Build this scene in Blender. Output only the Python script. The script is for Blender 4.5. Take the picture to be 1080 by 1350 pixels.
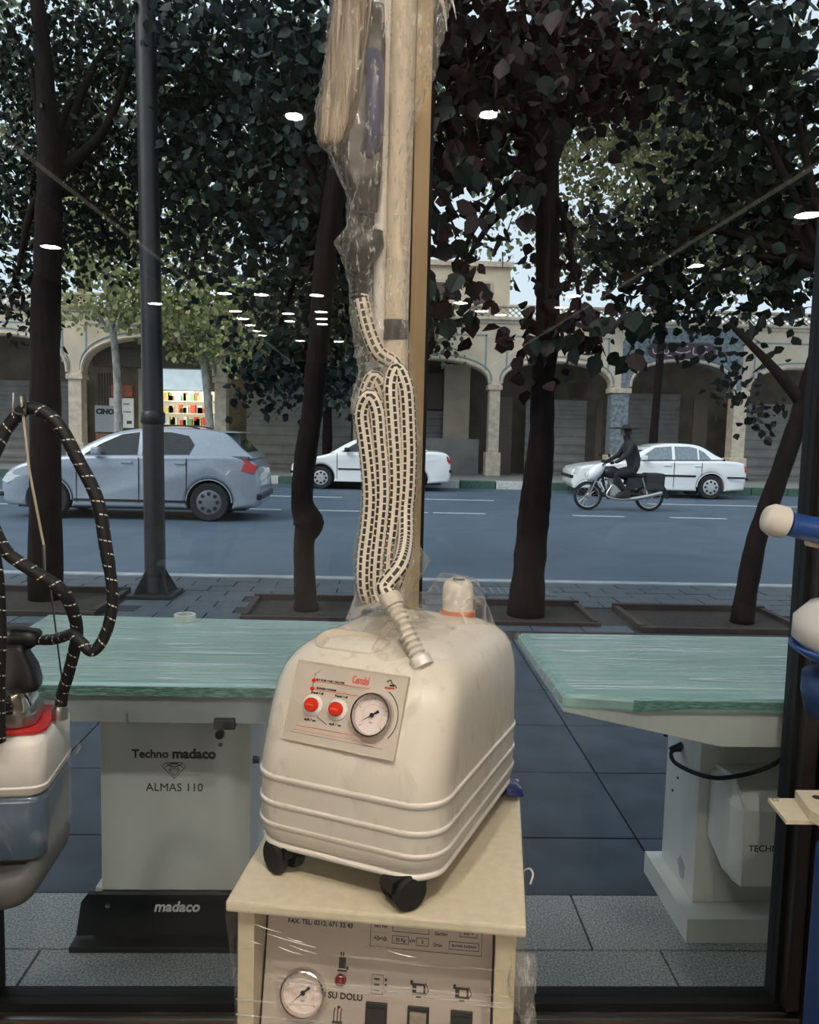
import bpy, bmesh, math, random
import numpy as np
from mathutils import Vector, Matrix

random.seed(7)
for o in list(bpy.data.objects):
    bpy.data.objects.remove(o)
SC = bpy.context.scene
COL = SC.collection
R = math.radians

# ------------------------------------------------------------------ camera
cam_d = bpy.data.cameras.new('camera')
cam_d.sensor_fit = 'HORIZONTAL'
cam_d.sensor_width = 36.0
cam_d.lens = 36.0
cam_d.clip_start = 0.02
cam_d.clip_end = 300
cam = bpy.data.objects.new('camera', cam_d)
COL.objects.link(cam)
_yaw, _pit, _rol = R(2.0), R(5.5), 0.024
_F = Vector((math.sin(_yaw) * math.cos(_pit), math.cos(_yaw) * math.cos(_pit), -math.sin(_pit)))
_R0 = Vector((math.cos(_yaw), -math.sin(_yaw), 0))
_U0 = _R0.cross(_F)
_Rr = _R0 * math.cos(_rol) + _U0 * math.sin(_rol)
_Uu = _U0 * math.cos(_rol) - _R0 * math.sin(_rol)
_m = Matrix((_Rr, _Uu, -_F)).transposed().to_4x4()
_m.translation = Vector((0, 0, 1.5))
cam.matrix_world = _m
SC.camera = cam

# ------------------------------------------------------------------ sky, sun, exposure
world = bpy.data.worlds.new('overcast_sky')
SC.world = world
world.use_nodes = True
bg = world.node_tree.nodes['Background']
bg.inputs['Color'].default_value = (0.80, 0.91, 1.0, 1)
bg.inputs['Strength'].default_value = 1.05
sun_d = bpy.data.lights.new('sun', 'SUN')
sun_d.energy = 2.5
sun_d.angle = R(35)
sun_d.color = (1.0, 0.95, 0.87)
sun = bpy.data.objects.new('sun', sun_d)
COL.objects.link(sun)
sun.rotation_euler = (R(48), 0, R(-55))
SC.view_settings.view_transform = 'Standard'
SC.view_settings.look = 'None'
SC.view_settings.gamma = 1
SC.view_settings.use_curve_mapping = False
SC.view_settings.exposure = 0.0

# ------------------------------------------------------------------ materials
MATS = {}
def nd(nt, t, **kw):
    n = nt.nodes.new(t)
    for k, v in kw.items():
        setattr(n, k, v)
    return n

def mat(name, col, rough=0.5, metal=0.0, var=0.12, scale=20.0, bump=0.0, bscale=None, stretch=None,
        coat=0.0, spec=0.5, trans=0.0, emit=None, estr=0.0, col2=None, coords='Object'):
    """plain procedural principled material: a colour broken up by noise, optional relief"""
    if name in MATS:
        return MATS[name]
    m = bpy.data.materials.new(name)
    m.use_nodes = True
    nt = m.node_tree
    b = nt.nodes['Principled BSDF']
    b.inputs['Roughness'].default_value = rough
    b.inputs['Metallic'].default_value = metal
    b.inputs['Coat Weight'].default_value = coat
    b.inputs['Coat Roughness'].default_value = 0.08
    b.inputs['Specular IOR Level'].default_value = spec
    b.inputs['Transmission Weight'].default_value = trans
    tc = nd(nt, 'ShaderNodeTexCoord')
    mp = nd(nt, 'ShaderNodeMapping')
    if stretch:
        mp.inputs['Scale'].default_value = stretch
    nt.links.new(tc.outputs[coords], mp.inputs['Vector'])
    nz = nd(nt, 'ShaderNodeTexNoise')
    nz.inputs['Scale'].default_value = scale
    nz.inputs['Detail'].default_value = 5
    nt.links.new(mp.outputs[0], nz.inputs['Vector'])
    rp = nd(nt, 'ShaderNodeValToRGB')
    c2 = col2 if col2 else tuple(max(0, c * (1 - var)) for c in col)
    c1 = col if col2 else tuple(min(1, c * (1 + var * 0.5)) for c in col)
    rp.color_ramp.elements[0].position = 0.36
    rp.color_ramp.elements[1].position = 0.66
    rp.color_ramp.elements[0].color = (*c2, 1)
    rp.color_ramp.elements[1].color = (*c1, 1)
    nt.links.new(nz.outputs['Fac'], rp.inputs['Fac'])
    nt.links.new(rp.outputs['Color'], b.inputs['Base Color'])
    if bump:
        bn = nd(nt, 'ShaderNodeBump')
        bn.inputs['Strength'].default_value = bump
        bn.inputs['Distance'].default_value = 0.01
        n2 = nz
        if bscale:
            n2 = nd(nt, 'ShaderNodeTexNoise')
            n2.inputs['Scale'].default_value = bscale
            n2.inputs['Detail'].default_value = 4
            nt.links.new(mp.outputs[0], n2.inputs['Vector'])
        nt.links.new(n2.outputs['Fac'], bn.inputs['Height'])
        nt.links.new(bn.outputs[0], b.inputs['Normal'])
    if emit:
        b.inputs['Emission Color'].default_value = (*emit, 1)
        b.inputs['Emission Strength'].default_value = estr
    MATS[name] = m
    return m

def glass_mat(name, tint=(0.93, 0.96, 0.97), f0=0.034, fmax=0.9):
    """thin window pane: see-through, mirror-like more strongly at grazing angles"""
    m = bpy.data.materials.new(name); m.use_nodes = True
    nt = m.node_tree; nt.nodes.clear()
    out = nd(nt, 'ShaderNodeOutputMaterial')
    tr = nd(nt, 'ShaderNodeBsdfTransparent'); tr.inputs['Color'].default_value = (*tint, 1)
    gl = nd(nt, 'ShaderNodeBsdfGlossy'); gl.inputs['Roughness'].default_value = 0.0
    lw = nd(nt, 'ShaderNodeLayerWeight'); lw.inputs['Blend'].default_value = 0.5
    pw = nd(nt, 'ShaderNodeMath', operation='POWER'); pw.inputs[1].default_value = 4.5
    ml = nd(nt, 'ShaderNodeMath', operation='MULTIPLY_ADD'); ml.inputs[1].default_value = fmax; ml.inputs[2].default_value = f0
    mx = nd(nt, 'ShaderNodeMixShader')
    nt.links.new(lw.outputs['Facing'], pw.inputs[0]); nt.links.new(pw.outputs[0], ml.inputs[0])
    nt.links.new(ml.outputs[0], mx.inputs[0]); nt.links.new(tr.outputs[0], mx.inputs[1]); nt.links.new(gl.outputs[0], mx.inputs[2])
    nt.links.new(mx.outputs[0], out.inputs[0])
    MATS[name] = m
    return m

def film_mat(name, base=0.05, streak=0.35, scale=(30, 30, 30), rough=0.12, tint=(0.95, 0.92, 0.86), bump=0.6, thr=(0.52, 0.72), edge=0.45):
    """clear stretch film: mostly see-through, with glossy wrinkles and milky creases whose white streaks stand in for highlights"""
    m = bpy.data.materials.new(name); m.use_nodes = True
    nt = m.node_tree; nt.nodes.clear()
    out = nd(nt, 'ShaderNodeOutputMaterial')
    tc = nd(nt, 'ShaderNodeTexCoord'); mp = nd(nt, 'ShaderNodeMapping'); mp.inputs['Scale'].default_value = scale
    nt.links.new(tc.outputs['Object'], mp.inputs[0])
    nz = nd(nt, 'ShaderNodeTexNoise'); nz.inputs['Scale'].default_value = 1.0; nz.inputs['Detail'].default_value = 6; nz.inputs['Distortion'].default_value = 1.2
    nt.links.new(mp.outputs[0], nz.inputs['Vector'])
    rp = nd(nt, 'ShaderNodeMapRange'); rp.inputs[1].default_value = thr[0]; rp.inputs[2].default_value = thr[1]
    rp.inputs[3].default_value = base; rp.inputs[4].default_value = streak
    nt.links.new(nz.outputs['Fac'], rp.inputs[0])
    lw = nd(nt, 'ShaderNodeLayerWeight'); lw.inputs['Blend'].default_value = 0.35
    pw = nd(nt, 'ShaderNodeMath', operation='POWER'); pw.inputs[1].default_value = 3.0
    nt.links.new(lw.outputs['Facing'], pw.inputs[0])
    ad = nd(nt, 'ShaderNodeMath', operation='MULTIPLY_ADD'); ad.inputs[1].default_value = edge
    nt.links.new(pw.outputs[0], ad.inputs[0]); nt.links.new(rp.outputs[0], ad.inputs[2])
    bn = nd(nt, 'ShaderNodeBump'); bn.inputs['Strength'].default_value = bump; bn.inputs['Distance'].default_value = 0.01
    nt.links.new(nz.outputs['Fac'], bn.inputs['Height'])
    pb = nd(nt, 'ShaderNodeBsdfPrincipled')
    pb.inputs['Base Color'].default_value = (*tint, 1); pb.inputs['Roughness'].default_value = rough
    pb.inputs['Specular IOR Level'].default_value = 1.0
    nt.links.new(bn.outputs[0], pb.inputs['Normal'])
    tr = nd(nt, 'ShaderNodeBsdfTransparent'); tr.inputs['Color'].default_value = (0.97, 0.96, 0.94, 1)
    mx = nd(nt, 'ShaderNodeMixShader')
    nt.links.new(ad.outputs[0], mx.inputs[0]); nt.links.new(tr.outputs[0], mx.inputs[1]); nt.links.new(pb.outputs[0], mx.inputs[2])
    nt.links.new(mx.outputs[0], out.inputs[0])
    MATS[name] = m
    return m

def hose_mat(name, dash, ground, su, sv, mortar, rough=0.6, bw=0.5, rh=0.25):
    """woven sleeve: rows of dashes running along the hose (UV: u round, v along)"""
    m = bpy.data.materials.new(name); m.use_nodes = True
    nt = m.node_tree; b = nt.nodes['Principled BSDF']; b.inputs['Roughness'].default_value = rough
    uv = nd(nt, 'ShaderNodeUVMap'); mp = nd(nt, 'ShaderNodeMapping'); mp.inputs['Scale'].default_value = (sv, su, 1)
    sx = nd(nt, 'ShaderNodeSeparateXYZ'); cx = nd(nt, 'ShaderNodeCombineXYZ')
    nt.links.new(uv.outputs[0], sx.inputs[0]); nt.links.new(sx.outputs[1], cx.inputs[0]); nt.links.new(sx.outputs[0], cx.inputs[1])
    nt.links.new(cx.outputs[0], mp.inputs[0])
    br = nd(nt, 'ShaderNodeTexBrick')
    br.inputs['Color1'].default_value = (*dash, 1); br.inputs['Color2'].default_value = tuple(c * 1.5 for c in dash) + (1,)
    br.inputs['Mortar'].default_value = (*ground, 1); br.inputs['Scale'].default_value = 1
    br.inputs['Mortar Size'].default_value = mortar; br.inputs['Mortar Smooth'].default_value = 0.2
    br.inputs['Brick Width'].default_value = bw; br.inputs['Row Height'].default_value = rh
    nt.links.new(mp.outputs[0], br.inputs['Vector']); nt.links.new(br.outputs['Color'], b.inputs['Base Color'])
    bn = nd(nt, 'ShaderNodeBump'); bn.inputs['Strength'].default_value = 0.3
    nt.links.new(br.outputs['Fac'], bn.inputs['Height']); nt.links.new(bn.outputs[0], b.inputs['Normal'])
    MATS[name] = m
    return m

def fleck_mat(name, ground, fleck, sv=52.0, rough=0.6):
    """dark braided sleeve with short pale flecks set on a spiral (UV: u round, v along)"""
    m = bpy.data.materials.new(name); m.use_nodes = True
    nt = m.node_tree; b = nt.nodes['Principled BSDF']; b.inputs['Roughness'].default_value = rough
    uv = nd(nt, 'ShaderNodeUVMap'); sx = nd(nt, 'ShaderNodeSeparateXYZ'); nt.links.new(uv.outputs[0], sx.inputs[0])
    def M(op, a, c=None):
        n = nd(nt, 'ShaderNodeMath', operation=op)
        for i, q in enumerate((a, c)):
            if q is None: continue
            if isinstance(q, (int, float)): n.inputs[i].default_value = q
            else: nt.links.new(q, n.inputs[i])
        return n.outputs[0]
    a = M('LESS_THAN', M('FRACT', M('ADD', M('MULTIPLY', sx.outputs[1], sv), M('MULTIPLY', sx.outputs[0], 1.0))), 0.11)
    c = M('LESS_THAN', M('FRACT', M('MULTIPLY', sx.outputs[0], 9.0)), 0.7)
    d = M('LESS_THAN', M('FRACT', M('ADD', M('MULTIPLY', sx.outputs[0], 2.0), M('MULTIPLY', sx.outputs[1], sv*0.37))), 0.7)
    f = M('MULTIPLY', M('MULTIPLY', a, c), d)
    mx = nd(nt, 'ShaderNodeMix', data_type='RGBA'); nt.links.new(f, mx.inputs['Factor'])
    mx.inputs['A'].default_value = (*ground, 1); mx.inputs['B'].default_value = (*fleck, 1)
    nt.links.new(mx.outputs['Result'], b.inputs['Base Color'])
    MATS[name] = m
    return m

def leaf_mat(name, c1, c2, tr=0.25):
    m = bpy.data.materials.new(name); m.use_nodes = True
    nt = m.node_tree; nt.nodes.clear()
    out = nd(nt, 'ShaderNodeOutputMaterial')
    ge = nd(nt, 'ShaderNodeNewGeometry'); rp = nd(nt, 'ShaderNodeValToRGB')
    rp.color_ramp.elements[0].color = (*c1, 1); rp.color_ramp.elements[1].color = (*c2, 1)
    nt.links.new(ge.outputs['Random Per Island'], rp.inputs[0])
    pb = nd(nt, 'ShaderNodeBsdfPrincipled'); pb.inputs['Roughness'].default_value = 0.55
    pb.inputs['Specular IOR Level'].default_value = 0.3
    tl = nd(nt, 'ShaderNodeBsdfTranslucent'); mx = nd(nt, 'ShaderNodeMixShader'); mx.inputs[0].default_value = tr
    nt.links.new(rp.outputs[0], pb.inputs['Base Color']); nt.links.new(rp.outputs[0], tl.inputs['Color'])
    nt.links.new(pb.outputs[0], mx.inputs[1]); nt.links.new(tl.outputs[0], mx.inputs[2]); nt.links.new(mx.outputs[0], out.inputs[0])
    MATS[name] = m
    return m

# ------------------------------------------------------------------ mesh helpers
class MB:
    """collects shapes for ONE mesh"""
    def __init__(s):
        s.v = []; s.f = []; s.uv = {}
    def add(s, v, f):
        n = len(s.v); s.v += [tuple(p) for p in v]; s.f += [tuple(i + n for i in q) for q in f]
        return s
    def box(s, lo, hi, bev=0.0):
        x0, y0, z0 = lo; x1, y1, z1 = hi
        if bev <= 0:
            v = [(x0,y0,z0),(x1,y0,z0),(x1,y1,z0),(x0,y1,z0),(x0,y0,z1),(x1,y0,z1),(x1,y1,z1),(x0,y1,z1)]
            return s.add(v, [(0,3,2,1),(4,5,6,7),(0,1,5,4),(1,2,6,5),(2,3,7,6),(3,0,4,7)])
        bm = bmesh.new(); bmesh.ops.create_cube(bm, size=1)
        for p in bm.verts:
            p.co = Vector(((x0+x1)/2 + p.co.x*(x1-x0), (y0+y1)/2 + p.co.y*(y1-y0), (z0+z1)/2 + p.co.z*(z1-z0)))
        bmesh.ops.bevel(bm, geom=list(bm.edges), offset=bev, segments=2, affect='EDGES', profile=0.6)
        return s.bm(bm)
    def bm(s, bm):
        bm.verts.index_update()
        s.add([p.co[:] for p in bm.verts], [[q.index for q in f.verts] for f in bm.faces]); bm.free()
        return s
    def loops(s, rings, cap0=True, cap1=True, closed=True):
        n = len(rings[0]); v = [p for r in rings for p in r]; f = []
        for i in range(len(rings) - 1):
            for j in range(n if closed else n - 1):
                k = (j + 1) % n
                f.append((i*n+j, i*n+k, (i+1)*n+k, (i+1)*n+j))
        if cap0: f.append(tuple(reversed(range(n))))
        if cap1: f.append(tuple((len(rings)-1)*n + j for j in range(n)))
        return s.add(v, f)
    def lathe(s, prof, c=(0,0,0), axis='z', n=24):
        rings = []
        for r, h in prof:
            ring = []
            for k in range(n):
                a = 2*math.pi*k/n; x, y = r*math.cos(a), r*math.sin(a)
                p = {'z': (x,y,h), 'y': (x,h,-y), 'x': (h,x,y)}[axis]
                ring.append((p[0]+c[0], p[1]+c[1], p[2]+c[2]))
            rings.append(ring)
        ring_closed = tuple(prof[0]) == tuple(prof[-1])
        return s.loops(rings, not ring_closed, not ring_closed)
    def tube(s, pts, rad, n=10, cap=True, ups=None):
        pts = [Vector(p) for p in pts]; m = len(pts)
        rs = rad if isinstance(rad, (list, tuple)) else [rad]*m
        t0 = (pts[1]-pts[0]).normalized()
        up = Vector((0,0,1)) if abs(t0.z) < 0.9 else Vector((1,0,0))
        side = t0.cross(up).normalized()
        rings = []; L = 0; base = len(s.v)
        for i, p in enumerate(pts):
            t = (pts[min(i+1,m-1)] - pts[max(i-1,0)]).normalized()
            side = (side - t*side.dot(t)).normalized(); u = t.cross(side)
            rings.append([p + (side*math.cos(2*math.pi*k/n) + u*math.sin(2*math.pi*k/n))*rs[i] for k in range(n)])
        s.loops(rings, cap, cap)
        for i in range(m):
            if i: L += (pts[i]-pts[i-1]).length
            for k in range(n): s.uv[base + i*n + k] = (k/n, L)
        return s
    def prism(s, poly, y0, y1, axis='y'):
        """polygon (a,b) pulled along one axis"""
        def P(a, b, h): return {'y': (a,h,b), 'x': (h,a,b), 'z': (a,b,h)}[axis]
        r0 = [P(a,b,y0) for a,b in poly]; r1 = [P(a,b,y1) for a,b in poly]
        return s.loops([r0, r1])
    def mesh(s, name, smooth=False, fix=True):
        me = bpy.data.meshes.new(name); me.from_pydata([tuple(p) for p in s.v], [], s.f)
        if s.uv:
            uvl = me.uv_layers.new(name='UVMap')
            for poly in me.polygons:
                us = [s.uv.get(me.loops[li].vertex_index, (0,0)) for li in poly.loop_indices]
                wrap = max(u[0] for u in us) - min(u[0] for u in us) > 0.5
                for li, u in zip(poly.loop_indices, us):
                    uvl.data[li].uv = (u[0] + (1 if wrap and u[0] < 0.5 else 0), u[1])
        if fix:
            bm = bmesh.new(); bm.from_mesh(me); bmesh.ops.recalc_face_normals(bm, faces=bm.faces); bm.to_mesh(me); bm.free()
        if smooth:
            me.polygons.foreach_set('use_smooth', [True]*len(me.polygons))
            if smooth != 'all':
                me.set_sharp_from_angle(angle=R(40))
        return me

def link(name, me, m, parent=None, loc=None, rot=None):
    if m is not None and (len(me.materials) == 0):
        me.materials.append(m)
    o = bpy.data.objects.new(name, me); COL.objects.link(o)
    if parent: o.parent = parent
    if loc: o.location = loc
    if rot: o.rotation_euler = rot
    return o
def ob(name, mb, m, parent=None, smooth=False, loc=None, rot=None, kind=None):
    o = link(name, mb.mesh(name, smooth), m, parent, loc, rot)
    if kind: o['kind'] = kind
    return o
def tag(o, label=None, cat=None, group=None, kind=None):
    if label: o['label'] = label
    if cat: o['category'] = cat
    if group: o['group'] = group
    if kind: o['kind'] = kind
    return o
def empty(name, label, cat, loc=(0,0,0), rz=0.0, group=None):
    o = bpy.data.objects.new(name, None); COL.objects.link(o)
    o.location = loc; o.rotation_euler = (0, 0, rz); o.empty_display_size = 0.05
    return tag(o, label, cat, group)
def struct(name, mb, m, parent=None, smooth=False):
    o = ob(name, mb, m, parent, smooth)
    if parent is None: o['kind'] = 'structure'
    return o
def spline(pts, n=8):
    """smooth curve through the points"""
    P = [Vector(p) for p in pts]; out = []
    P = [P[0]*2 - P[1]] + P + [P[-1]*2 - P[-2]]
    for i in range(1, len(P)-2):
        a, b, c, d = P[i-1], P[i], P[i+1], P[i+2]
        for k in range(n):
            t = k/n
            out.append(0.5*((2*b) + (c-a)*t + (2*a-5*b+4*c-d)*t*t + (3*b-a-3*c+d)*t**3))
    out.append(P[-2])
    return out
def rrect(hx, hy, r, n=5, cx=0.0, cy=0.0):
    pts = []
    for sx, sy, a0 in ((1,1,0),(-1,1,90),(-1,-1,180),(1,-1,270)):
        for k in range(n+1):
            a = R(a0 + 90*k/n)
            pts.append((cx + sx*(hx-r) + r*math.cos(a), cy + sy*(hy-r) + r*math.sin(a)))
    return pts
def text(s, size, m, parent, loc, rot, name='lettering', align='CENTER', depth=0.0004, bold=0.0, sx=1.0, shear=0.0):
    cu = bpy.data.curves.new(name, 'FONT'); cu.body = s; cu.size = size; cu.align_x = align; cu.align_y = 'CENTER'
    cu.extrude = depth; cu.offset = bold; cu.shear = shear; cu.resolution_u = 3
    t = bpy.data.objects.new(name, cu); COL.objects.link(t)
    dg = bpy.context.evaluated_depsgraph_get()
    me = bpy.data.meshes.new_from_object(t.evaluated_get(dg)); bpy.data.objects.remove(t)
    me.name = name; me.materials.clear()
    o = link(name, me, m, parent, loc, rot); o.scale = (sx, 1, 1)
    return o
# ------------------------------------------------------------------ palette
M_gold = mat('champagne_aluminium', (0.52, 0.38, 0.21), 0.45, 0.3, 0.05, 6, stretch=(40, 40, 0.6))
M_bronze = mat('dark_bronze_aluminium', (0.055, 0.045, 0.045), 0.35, 0.4, 0.15, 10)
M_rail = mat('brown_rail_aluminium', (0.12, 0.092, 0.078), 0.45, 0.3, 0.15, 10)
M_gasket = mat('black_rubber_gasket', (0.006, 0.006, 0.007), 0.7)
M_glass = glass_mat('window_glass')
M_wallc = mat('shop_wall_paint', (0.075, 0.062, 0.05), 0.8, var=0.1, scale=3)
M_ceil = mat('shop_ceiling_plaster', (0.60, 0.48, 0.35), 0.85, var=0.06, scale=4)
M_floor = mat('shop_floor_tile', (0.11, 0.097, 0.085), 0.4, var=0.15, scale=2)
M_dark = mat('dark_panel', (0.02, 0.018, 0.018), 0.5)
M_cream = mat('cream_plastic', (0.80, 0.75, 0.68), 0.38, var=0.03, scale=9, coat=0.15)
M_cream2 = mat('cream_painted_steel', (0.70, 0.62, 0.46), 0.42, var=0.06, scale=60, bump=0.05, bscale=220)
M_black = mat('black_plastic', (0.010, 0.010, 0.011), 0.4, var=0.3)
M_rubber = mat('black_rubber', (0.012, 0.012, 0.013), 0.75, var=0.3)
M_chrome = mat('chrome', (0.75, 0.72, 0.68), 0.12, 1.0, 0.04)
M_steel = mat('brushed_steel', (0.55, 0.53, 0.5), 0.3, 1.0, 0.1, 30, stretch=(1, 30, 1))
M_red = mat('red_button', (0.80, 0.045, 0.02), 0.25, var=0.15)
M_redmat = mat('red_silicone', (0.55, 0.018, 0.02), 0.5, var=0.15)
M_redink = mat('red_ink', (0.78, 0.13, 0.07), 0.6)
M_blackink = mat('black_ink', (0.02, 0.018, 0.018), 0.6)
M_white = mat('white_plastic', (0.78, 0.74, 0.69), 0.4, var=0.03)
M_dial = mat('dial_paper', (0.80, 0.70, 0.66), 0.6, var=0.04)
M_pink = mat('dial_pink', (0.80, 0.42, 0.38), 0.6)
M_plate = mat('control_panel_sheet', (0.62, 0.545, 0.47), 0.4, var=0.05, scale=14)
M_panel2 = mat('lower_panel_sheet', (0.53, 0.46, 0.41), 0.35, var=0.06, scale=10)
M_blue = mat('blue_enamel', (0.025, 0.085, 0.32), 0.28, var=0.15, coat=0.4)
M_blued = mat('blue_machine_panel', (0.02, 0.06, 0.19), 0.4, var=0.15)
M_tankblue = mat('translucent_blue_tank', (0.075, 0.125, 0.185), 0.25, var=0.3, scale=7, coat=0.4)
M_grey = mat('grey_tray_plastic', (0.12, 0.12, 0.115), 0.5, var=0.06, scale=40)
M_brown = mat('brown_foam_sheet', (0.55, 0.45, 0.34), 0.4, scale=14, stretch=(7, 7, 0.5), bump=1.0, col2=(0.22, 0.16, 0.11))
M_tubec = mat('cream_card_tube', (0.74, 0.64, 0.50), 0.6, var=0.12, scale=8)
M_film = film_mat('stretch_film', 0.03, 0.30, (28, 28, 28))
M_filmcol = film_mat('wound_stretch_film', 0.085, 0.55, (110, 110, 30), 0.07, tint=(0.97, 0.92, 0.84), bump=0.35, thr=(0.53, 0.74), edge=0.25)
M_filmstreak = film_mat('taut_stretch_film', 0.025, 0.6, (3, 30, 75), 0.08, bump=0.5, thr=(0.6, 0.72))
M_filmbody = film_mat('clinging_film', 0.012, 0.16, (34, 34, 12), 0.1, bump=0.5, thr=(0.55, 0.7))
M_hosew = hose_mat('white_checked_hose', (0.03, 0.027, 0.025), (0.82, 0.74, 0.62), 1.0, 30.0, 0.042, bw=0.36, rh=0.142)
M_hoseb = fleck_mat('black_flecked_hose', (0.008, 0.008, 0.009), (0.72, 0.68, 0.62))
M_mint = mat('mint_cover', (0.46, 0.66, 0.60), 0.3, var=0.22, scale=3, stretch=(0.7, 26, 1), coat=0.6, bump=0.25)  # colour streaks along the cover imitate the sheen of film
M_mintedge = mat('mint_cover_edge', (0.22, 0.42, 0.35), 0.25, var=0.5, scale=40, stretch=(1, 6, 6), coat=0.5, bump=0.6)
M_tablew = mat('white_powder_coat', (0.68, 0.67, 0.62), 0.42, var=0.06, scale=4, stretch=(3, 3, 0.7))
M_tableg = mat('grey_apron', (0.42, 0.43, 0.43), 0.45, var=0.08)
M_ring = mat('downlight_ring', (0.8, 0.78, 0.74), 0.3, 0.3)
M_lamp = mat('downlight_lens', (1, 0.93, 0.8), 0.3, emit=(1.0, 0.91, 0.78), estr=370.0, var=0.0)

# ------------------------------------------------------------------ the shop shell
GY = 1.93            # the glass
struct('floor', MB().box((-3.4, -14, -0.12), (3.4, 1.90, 0.0)), M_floor)
struct('ceiling', MB().box((-3.4, -14, 2.95), (3.4, 2.02, 3.25)), M_ceil)
struct('wall_left', MB().box((-3.6, -14, 0), (-3.4, 2.02, 3.25)), M_wallc)
struct('wall_right', MB().box((3.4, -14, 0), (3.6, 2.02, 3.25)), M_wallc)
struct('wall_back', MB().box((-3.6, -14.2, 0), (3.6, -14, 3.25)), M_wallc)
struct('wall_front', MB().box((1.115, 1.86, 0), (3.4, 1.97, 2.95)), M_dark)
struct('trim_1', MB().box((-3.4, 1.88, 2.78), (1.115, 1.98, 2.95)), M_bronze)
# mullion between the two panes: two gold profiles and a gasket
mu = bpy.data.objects.new('trim_2', None); COL.objects.link(mu); mu['kind'] = 'structure'
ob('profile', MB().box((0.018, 1.885, 0.1), (0.047, 1.975, 2.78), 0.002), M_gold, mu)
ob('profile', MB().box((0.056, 1.875, 0.1), (0.092, 1.975, 2.78), 0.002), M_gold, mu)
ob('gasket', MB().box((0.046, 1.905, 0.1), (0.057, 1.965, 2.78)), M_gasket, mu)
ob('gasket', MB().box((0.092, 1.91, 0.1), (0.101, 1.96, 2.78)), M_gasket, mu)
rl = struct('trim_3', MB().box((-3.4, 1.87, 0.0), (1.115, 1.985, 0.072), 0.004), M_rail)
ob('gasket', MB().box((-3.4, 1.90, 0.072), (1.115, 1.965, 0.094)), M_gasket, rl)
ob('bead', MB().box((-3.4, 1.872, 0.070), (1.115, 1.885, 0.075)), M_steel, rl)
jm = struct('trim_4', MB().box((1.028, 1.87, 0.094), (1.062, 1.985, 2.78), 0.003), M_bronze)
ob('stile', MB().box((1.066, 1.85, 0.0), (1.115, 1.985, 2.78), 0.003), M_bronze, jm)
ob('gasket', MB().box((1.016, 1.905, 0.094), (1.028, 1.96, 2.78)), M_gasket, jm)
jl = struct('trim_5', MB().box((-0.985, 1.87, 0.094), (-0.925, 1.985, 2.78), 0.003), M_bronze)
ob('gasket', MB().box((-0.925, 1.905, 0.094), (-0.916, 1.96, 2.78)), M_gasket, jl)
for i, (a, b) in enumerate(((-0.916, 0.018), (0.101, 1.016), (-3.4, -0.985))):
    struct('window_%d' % (i+1), MB().box((a, 1.925, 0.094), (b, 1.935, 2.78)), M_glass)
# long black tracks let into the ceiling
for i, x in enumerate((-2.08, 2.36)):
    t = ob('ceiling_track', MB().box((x-0.11, -13.5, 2.90), (x+0.11, 1.2, 2.949), 0.01), M_dark)
    for e in (-0.135, 0.120):
        ob('edge_glow_strip', MB().box((x+e, -13.5, 2.93), (x+e+0.015, 1.2, 2.949)), mat('edge_glow_strip', (0.8, 0.75, 0.65), 0.4, emit=(1.0, 0.9, 0.75), estr=0.6, var=0.0), t)  # faint glow added so the track edges show as lines in the glass
    tag(t, ('black ceiling track reflected in the left pane', 'black ceiling track reflected in the right pane')[i], 'ceiling track', 'ceiling tracks')
# recessed downlights, seen mirrored in the glass
ring_me = MB().lathe([(0.078, -0.004), (0.098, -0.006), (0.100, 0.0), (0.078, 0.0), (0.078, -0.004)], n=20).mesh('ring', True)
lens_me = MB().lathe([(0.001, -0.003), (0.077, -0.003), (0.077, 0.0), (0.001, 0.0)], n=20).mesh('lens')
ring_me.materials.append(M_ring); lens_me.materials.append(M_lamp)
lens_small = lens_me.copy(); lens_small.materials.clear()
lens_small.materials.append(mat('spot_lens', (1, 0.93, 0.8), 0.3, emit=(1.0, 0.91, 0.78), estr=1500.0, var=0.0))
LIGHTS = [(-2.75, -3.12), (-2.71, -6.08), (-2.15, -6.4), (-1.73, -5.2), (-1.85, -6.52), (-1.87, -7.2), (-1.88, -7.85), (-1.9, -8.5), (-1.9, -9.07),
          (-1.34, -5.2), (-1.21, -6.6), (-1.27, -7.3), (-1.36, -9.68), (-0.74, -5.14), (-0.78, -6.37), (-0.82, -6.98), (-0.85, -7.51), (-0.74, -9.63),
          (0.45, 0.0), (-0.44, -0.11), (2.69, -1.45), (2.57, -3.07), (1.94, -4.71), (1.98, -5.47), (0.83, -5.36), (1.13, -5.93), (1.4, -6.19),
          ]
LLAB = {0: 'downlight mirrored on the straight left tree trunk', 1: 'downlight mirrored on the dark street pole', 18: 'small bright ceiling spot mirrored in the leaves right of the mullion',
        19: 'small bright ceiling spot mirrored in the leaves left of the wrapped pole', 20: 'downlight mirrored at the right edge of the right pane', 21: 'downlight mirrored in the dark leaves above the maroon sign'}
for i, (x, y) in enumerate(LIGHTS):
    lab = LLAB.get(i, 'round recessed downlight in the far rows of the shop ceiling')
    d = empty('downlight', lab, 'downlight', (x, y, 2.949), 0, 'ceiling downlights')
    small = y > -0.5                             # two small spots right above the counter
    if small:
        d.scale = (0.5, 0.5, 1)
    link('ring', ring_me, None, d); link('lens', lens_small if small else lens_me, None, d)
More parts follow.
